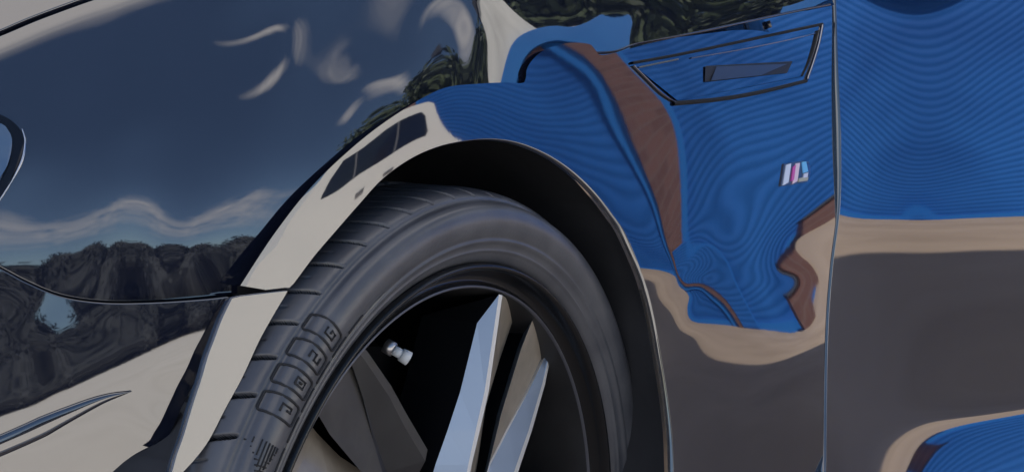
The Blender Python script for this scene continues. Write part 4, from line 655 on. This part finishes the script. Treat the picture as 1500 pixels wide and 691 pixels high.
# ---------------------------------------------------------------- the wheel
wheel=empty("front_wheel",(-.001,0,.356)); wheel.parent=car
def revolve(prof,n,name,m,par,fn=None,mi=None):
    a=np.linspace(0,2*math.pi,n,endpoint=False); V=[]
    for R,y in prof: V.append(np.stack([R*np.cos(a),np.full(n,y),R*np.sin(a)],1))
    V=np.array(V)
    if fn is not None: V=fn(V,a,prof)
    k=len(prof); V=V.reshape(-1,3); Fc=[(r*n+i,r*n+(i+1)%n,(r+1)*n+(i+1)%n,(r+1)*n+i) for r in range(k-1) for i in range(n)]
    return meshobj(name,V,Fc,m,par,True)
m_tyre=noisy(mat("tyre_rubber",rough=.35,ior=1.7),(.068,.072,.086),(.098,.102,.116),30,6,bump=.2,bscale=300,rough=(.28,.42),bdist=.0006)
side_prof=[(.2445,.040),(.2470,.022),(.2500,.016),(.2530,.0125),(.2560,.0105),(.2575,.0098),(.2582,.0086),(.2592,.0086),(.2600,.0090),(.2640,.0065),(.2655,.0048),(.2668,.0048),(.2675,.0055),(.2690,.0047),(.2720,.0030),(.2760,.0020),(.2800,.0014),(.2840,.0018),(.2880,.0032),(.2910,.0052),(.2920,.0070),(.2932,.0094),(.2938,.0116),(.2934,.0136),(.2942,.0156),(.2955,.0168)]
tread_prof=[(.2957+.0075*math.sin(t*math.pi/2),.0168+.026*(1-math.cos(t*math.pi/2))) for t in np.linspace(0,1,26)][1:]+[(.3030,y) for y in np.arange(.0445,.074,.0013)]+[(.3030,.0755),(.2965,.0765),(.2965,.0845),(.3030,.0855)]+[(.3033,y) for y in np.arange(.09,.2,.004)]+[(.296,.215),(.285,.225),(.25,.22)]
def sipes(V,a,prof):
    P=np.array(prof); pitch=math.radians(5.2)
    for r,(R,y) in enumerate(P):
        if y<.0172 or y>.21 or R<.2965: continue
        yy=y if y<.08 else .155-y
        shift=math.radians(3.4)*(1-math.exp(-(yy-.017)/.035))-math.radians(5)*max(0,(yy-.055))*14*.0
        ph=((a-shift-math.radians(136))/pitch)%1.0; d=np.minimum(ph,1-ph)*pitch
        wdt=math.radians(.33) if y<.08 else math.radians(.34)
        fade=min(1,max(0,(y-.0172)/.006)); dep=.0085*fade*np.clip(2.4-2.2*d/wdt,0,1)
        ph2=((a-shift-math.radians(138.6))/pitch)%1.0; d2=np.minimum(ph2,1-ph2)*pitch
        if .030<y<.062: dep=np.maximum(dep,.0016*np.clip(1.5-d2/math.radians(.13),0,1))
        k=(R-dep)/R; V[r,:,0]*=k; V[r,:,2]*=k
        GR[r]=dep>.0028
    return V
GR={}
tyre=revolve(side_prof+tread_prof,3000,"tyre",[m_tyre,m_rub],wheel,sipes)
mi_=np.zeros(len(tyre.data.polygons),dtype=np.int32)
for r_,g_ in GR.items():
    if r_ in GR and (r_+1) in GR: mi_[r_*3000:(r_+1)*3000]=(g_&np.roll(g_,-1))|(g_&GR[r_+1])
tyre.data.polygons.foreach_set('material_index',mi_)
# raised lettering and marks on the sidewall
def sw_y(R):
    for (r1,y1),(r2,y2) in zip(side_prof,side_prof[1:]):
        if r1<=R<=r2 and r2>r1: return y1+(y2-y1)*(R-r1)/(r2-r1)
    return .01
m_mark=mat("raised_rubber",(.013,.014,.018),.6); m_scuff=noisy(mat("dusty_rubber",rough=.7),(.17,.165,.155),(.24,.23,.21),60)
def swp(R,th): return Vector((R*math.cos(th),sw_y(R)-.0004,R*math.sin(th)))
def sw_line(mb,pts,r,closed=False): mb.tube([swp(R,math.radians(t)) for R,t in pts],r,6,closed)
glyph={ 'A':[[(-.35,.35),(.3,.35),(.3,-.3),(-.05,-.3),(-.05,.0)]], 'B':[[(-.3,.3),(.3,.3),(.3,-.3),(-.3,-.3),(-.3,.3)],[(0,.1),(0,-.1)]], 'C':[[(-.3,.35),(.3,.35),(.3,0),(-.3,0),(-.3,-.35),(.3,-.35)]], 'D':[[(.3,.32),(-.3,.32),(-.3,-.32),(.3,-.32),(.3,.0),(.0,.0)]]}
for g_,th in zip('ABCD',(136.2,132.4,128.5,124.6)):
    mb=MB(); h=.0095; wd_=1.32     # half height along R, half width in degrees
    rr=lambda x,y,s_=1.0:(.2855+y*h*s_,th-x*wd_*s_)
    box=[]
    for cx_,cy_,a0 in ((.72,.72,0),(-.72,.72,90),(-.72,-.72,180),(.72,-.72,270)):
        for a in (0,30,60,90): q=math.radians(a0+a); box.append(rr(cx_+.28*math.cos(q),cy_+.28*math.sin(q)))
    fine=[]
    for i in range(len(box)):
        b0,b1=box[i],box[(i+1)%len(box)]
        for t in (0,.34,.67): fine.append((b0[0]+(b1[0]-b0[0])*t,b0[1]+(b1[1]-b0[1])*t))
    sw_line(mb,fine,.00085,True)
    for st_ in glyph[g_]: sw_line(mb,[rr(x,y,1.15) for x,y in st_],.0008)
    mb.build("raised_letter",m_mark,tyre,True)
mb=MB()
for k in range(7):
    t0_=118+k*4.4; sw_line(mb,[(.2716,t0_+q*.45) for q in range(9)],.00075)
mb.build("dashed_line",m_mark,tyre,True)
mb=MB(); sw_line(mb,[(.2692,112+q*1.0) for q in range(50)],.0006); mb.build("raised_ring",m_scuff,tyre,True)
mb=MB()
for i in range(7):
    a=141.0+i*.62; hh=.008*(1-i/7.5); sw_line(mb,[(.2865-hh,a),(.2865+hh,a+.25)],.00055)
for j in range(-3,4): sw_line(mb,[(.2865+j*.0023,140.7),(.2865+j*.0023,140.9+4.2*(1-abs(j)/3.4))],.0005)
mb.build("hatched_mark",m_mark,tyre,True)
# rim
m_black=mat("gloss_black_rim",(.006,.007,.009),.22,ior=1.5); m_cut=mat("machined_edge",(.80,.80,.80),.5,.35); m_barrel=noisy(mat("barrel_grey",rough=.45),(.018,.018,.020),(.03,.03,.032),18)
rim=revolve([(.2495,.022),(.2495,.0165),(.2485,.0125),(.2468,.0112),(.2450,.0118),(.2436,.0140),(.2425,.0190),(.2400,.0260),(.2360,.0285),(.2330,.0270),(.2318,.0240)],360,"rim",m_black,wheel)
revolve([(.2318,.0240),(.2308,.0232),(.2300,.0238),(.2296,.0255)],360,"rim_edge",mat("rim_edge_grey",(.13,.135,.16),.35,.6),rim)
revolve([(.2296,.0255),(.2285,.032),(.2262,.045),(.2235,.070),(.2200,.110),(.2180,.160),(.2180,.21)],360,"rim_barrel",m_barrel,rim)
revolve([(.175,.118),(.176,.112),(.06,.112)],128,"brake_disc",mat("brake_disc_iron",(.035,.034,.034),.5,.6),wheel)
revolve([(.2180,.205),(.10,.215),(.001,.215)],64,"inner_shield",m_gap,wheel)
# spokes: five pairs
def unp(u,v,y):
    d=(ray([[u,v]])@BAS)[0]; t=(y-CAM[1])/d[1]; p=CAM+d*t; return Vector((p[0],p[1],p[2]-.35))
m_face=mat("spoke_sky_blue",(.27,.36,.52),.38,.75); m_ground_brown=noisy(mat("spoke_ground_brown",rough=.28),(.30,.26,.21),(.38,.33,.27),50)  # mirrored sky blue and ground brown put into the spoke face colours
m_blk=m_black
armA=dict(a=[(700,484,.034),(675,585,.0362),(657,640,.0373),(639,691,.0385),(600,820,.041)],b=[(732,442,.024),(711,583,.0262),(698,640,.0272),(687,691,.028),(662,820,.030)],
          c=[(737,443,.0235),(717,583,.0257),(704,640,.0267),(692,691,.0275),(667,820,.0295)],d=[(759,459,.048),(732,539,.050),(713,604,.052),(700,691,.05),(676,820,.05)])
armB=dict(a=[(774,482,.046),(758,522,.046),(729,617,.046),(713,691,.046),(690,780,.046)],b=[(781,478,.030),(764,522,.031),(735,617,.033),(717,691,.035),(694,780,.038)],
          c=[(803,517,.044),(768,590,.042),(742,640,.040),(716,691,.038),(696,760,.038)],c2=[(805,520,.040),(771,590,.040),(745,640,.041),(719,691,.042),(699,760,.044)],
          d=[(806,528,.039),(795,572,.0385),(775,640,.0378),(757,691,.0372),(735,760,.0365)],e=[(808,529,.040),(799,573,.0395),(780,640,.0388),(763,691,.0382),(741,760,.0375)])
def facet(rowsets,mats_,back=.05):
    """strips between successive edge lines plus a closed back"""
    L=[[unp(*p) for p in r] for r in rowsets]; V=[];Fc=[];mi=[]
    n=len(L[0])
    for k in range(len(L)-1):
        b0=len(V); V+=L[k]+L[k+1]
        for i in range(n-1): Fc.append((b0+i,b0+i+1,b0+n+i+1,b0+n+i)); mi.append(k)
    first,last=L[0],L[-1]
    for Ls in (first,last):
        b0=len(V); V+=Ls+[p+Vector((0,back,0)) for p in Ls]
        for i in range(n-1): Fc.append((b0+i,b0+i+1,b0+n+i+1,b0+n+i)); mi.append(len(L)-1)
    b0=len(V); V+=[p+Vector((0,back,0)) for p in first]+[p+Vector((0,back,0)) for p in last]
    for i in range(n-1): Fc.append((b0+i,b0+i+1,b0+n+i+1,b0+n+i)); mi.append(len(L)-1)
    b0=len(V); V+=[l[0] for l in L]+[first[0]+Vector((0,back,0)),last[0]+Vector((0,back,0))]; Fc.append(tuple([b0+i for i in range(len(L))]+[b0+len(L)+1,b0+len(L)])); mi.append(len(L)-1)
    return V,Fc,mi
gA=facet([armA[k] for k in 'abcd'],None); gB=facet([armB[k] for k in ('a','b','c','c2','d','e')],None)
sA=meshobj("spoke",gA[0],gA[1],[m_face,m_cut,m_ground_brown,m_blk],wheel,False,None,gA[2])
sB=meshobj("spoke",gB[0],gB[1],[m_face,m_ground_brown,m_cut,m_face,m_cut,m_blk],wheel,False,None,gB[2])
sB2=meshobj("spoke",gB[0],gB[1],[m_barrel,m_dkb:=noisy(mat("spoke_shadow_grey",rough=.4),(.05,.047,.043),(.075,.07,.063),40),m_barrel,m_barrel,m_dkb,m_blk],wheel,False,None,gB[2]); sB2.rotation_euler=(0,-math.radians(76),0)  # darker copy: the duller reflection on turned spokes is put into its colours
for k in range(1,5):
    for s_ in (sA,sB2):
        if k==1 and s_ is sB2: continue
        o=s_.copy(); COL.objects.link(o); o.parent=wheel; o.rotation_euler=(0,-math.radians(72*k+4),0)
revolve([(.001,.030),(.035,.030),(.045,.034),(.055,.05),(.06,.09)],48,"hub_cap",m_blk,wheel)
# valve
v0=unp(566,517,.040); v1=unp(578,524,.034); v2=unp(600,537,.026)
vb=MB(); vb.tube([v0,v1],.0052,12); vl=vb.build("valve",mat("valve_metal",(.5,.5,.52),.3,.9),wheel,True)
vb=MB(); vb.tube([v1,v1.lerp(v2,.55)],.0036,12); vb.tube([v1.lerp(v2,.5),v2],[.0048,.0052],12); vb.build("valve_cap",mat("valve_cap_pale",(.62,.66,.70),.4),vl,True)
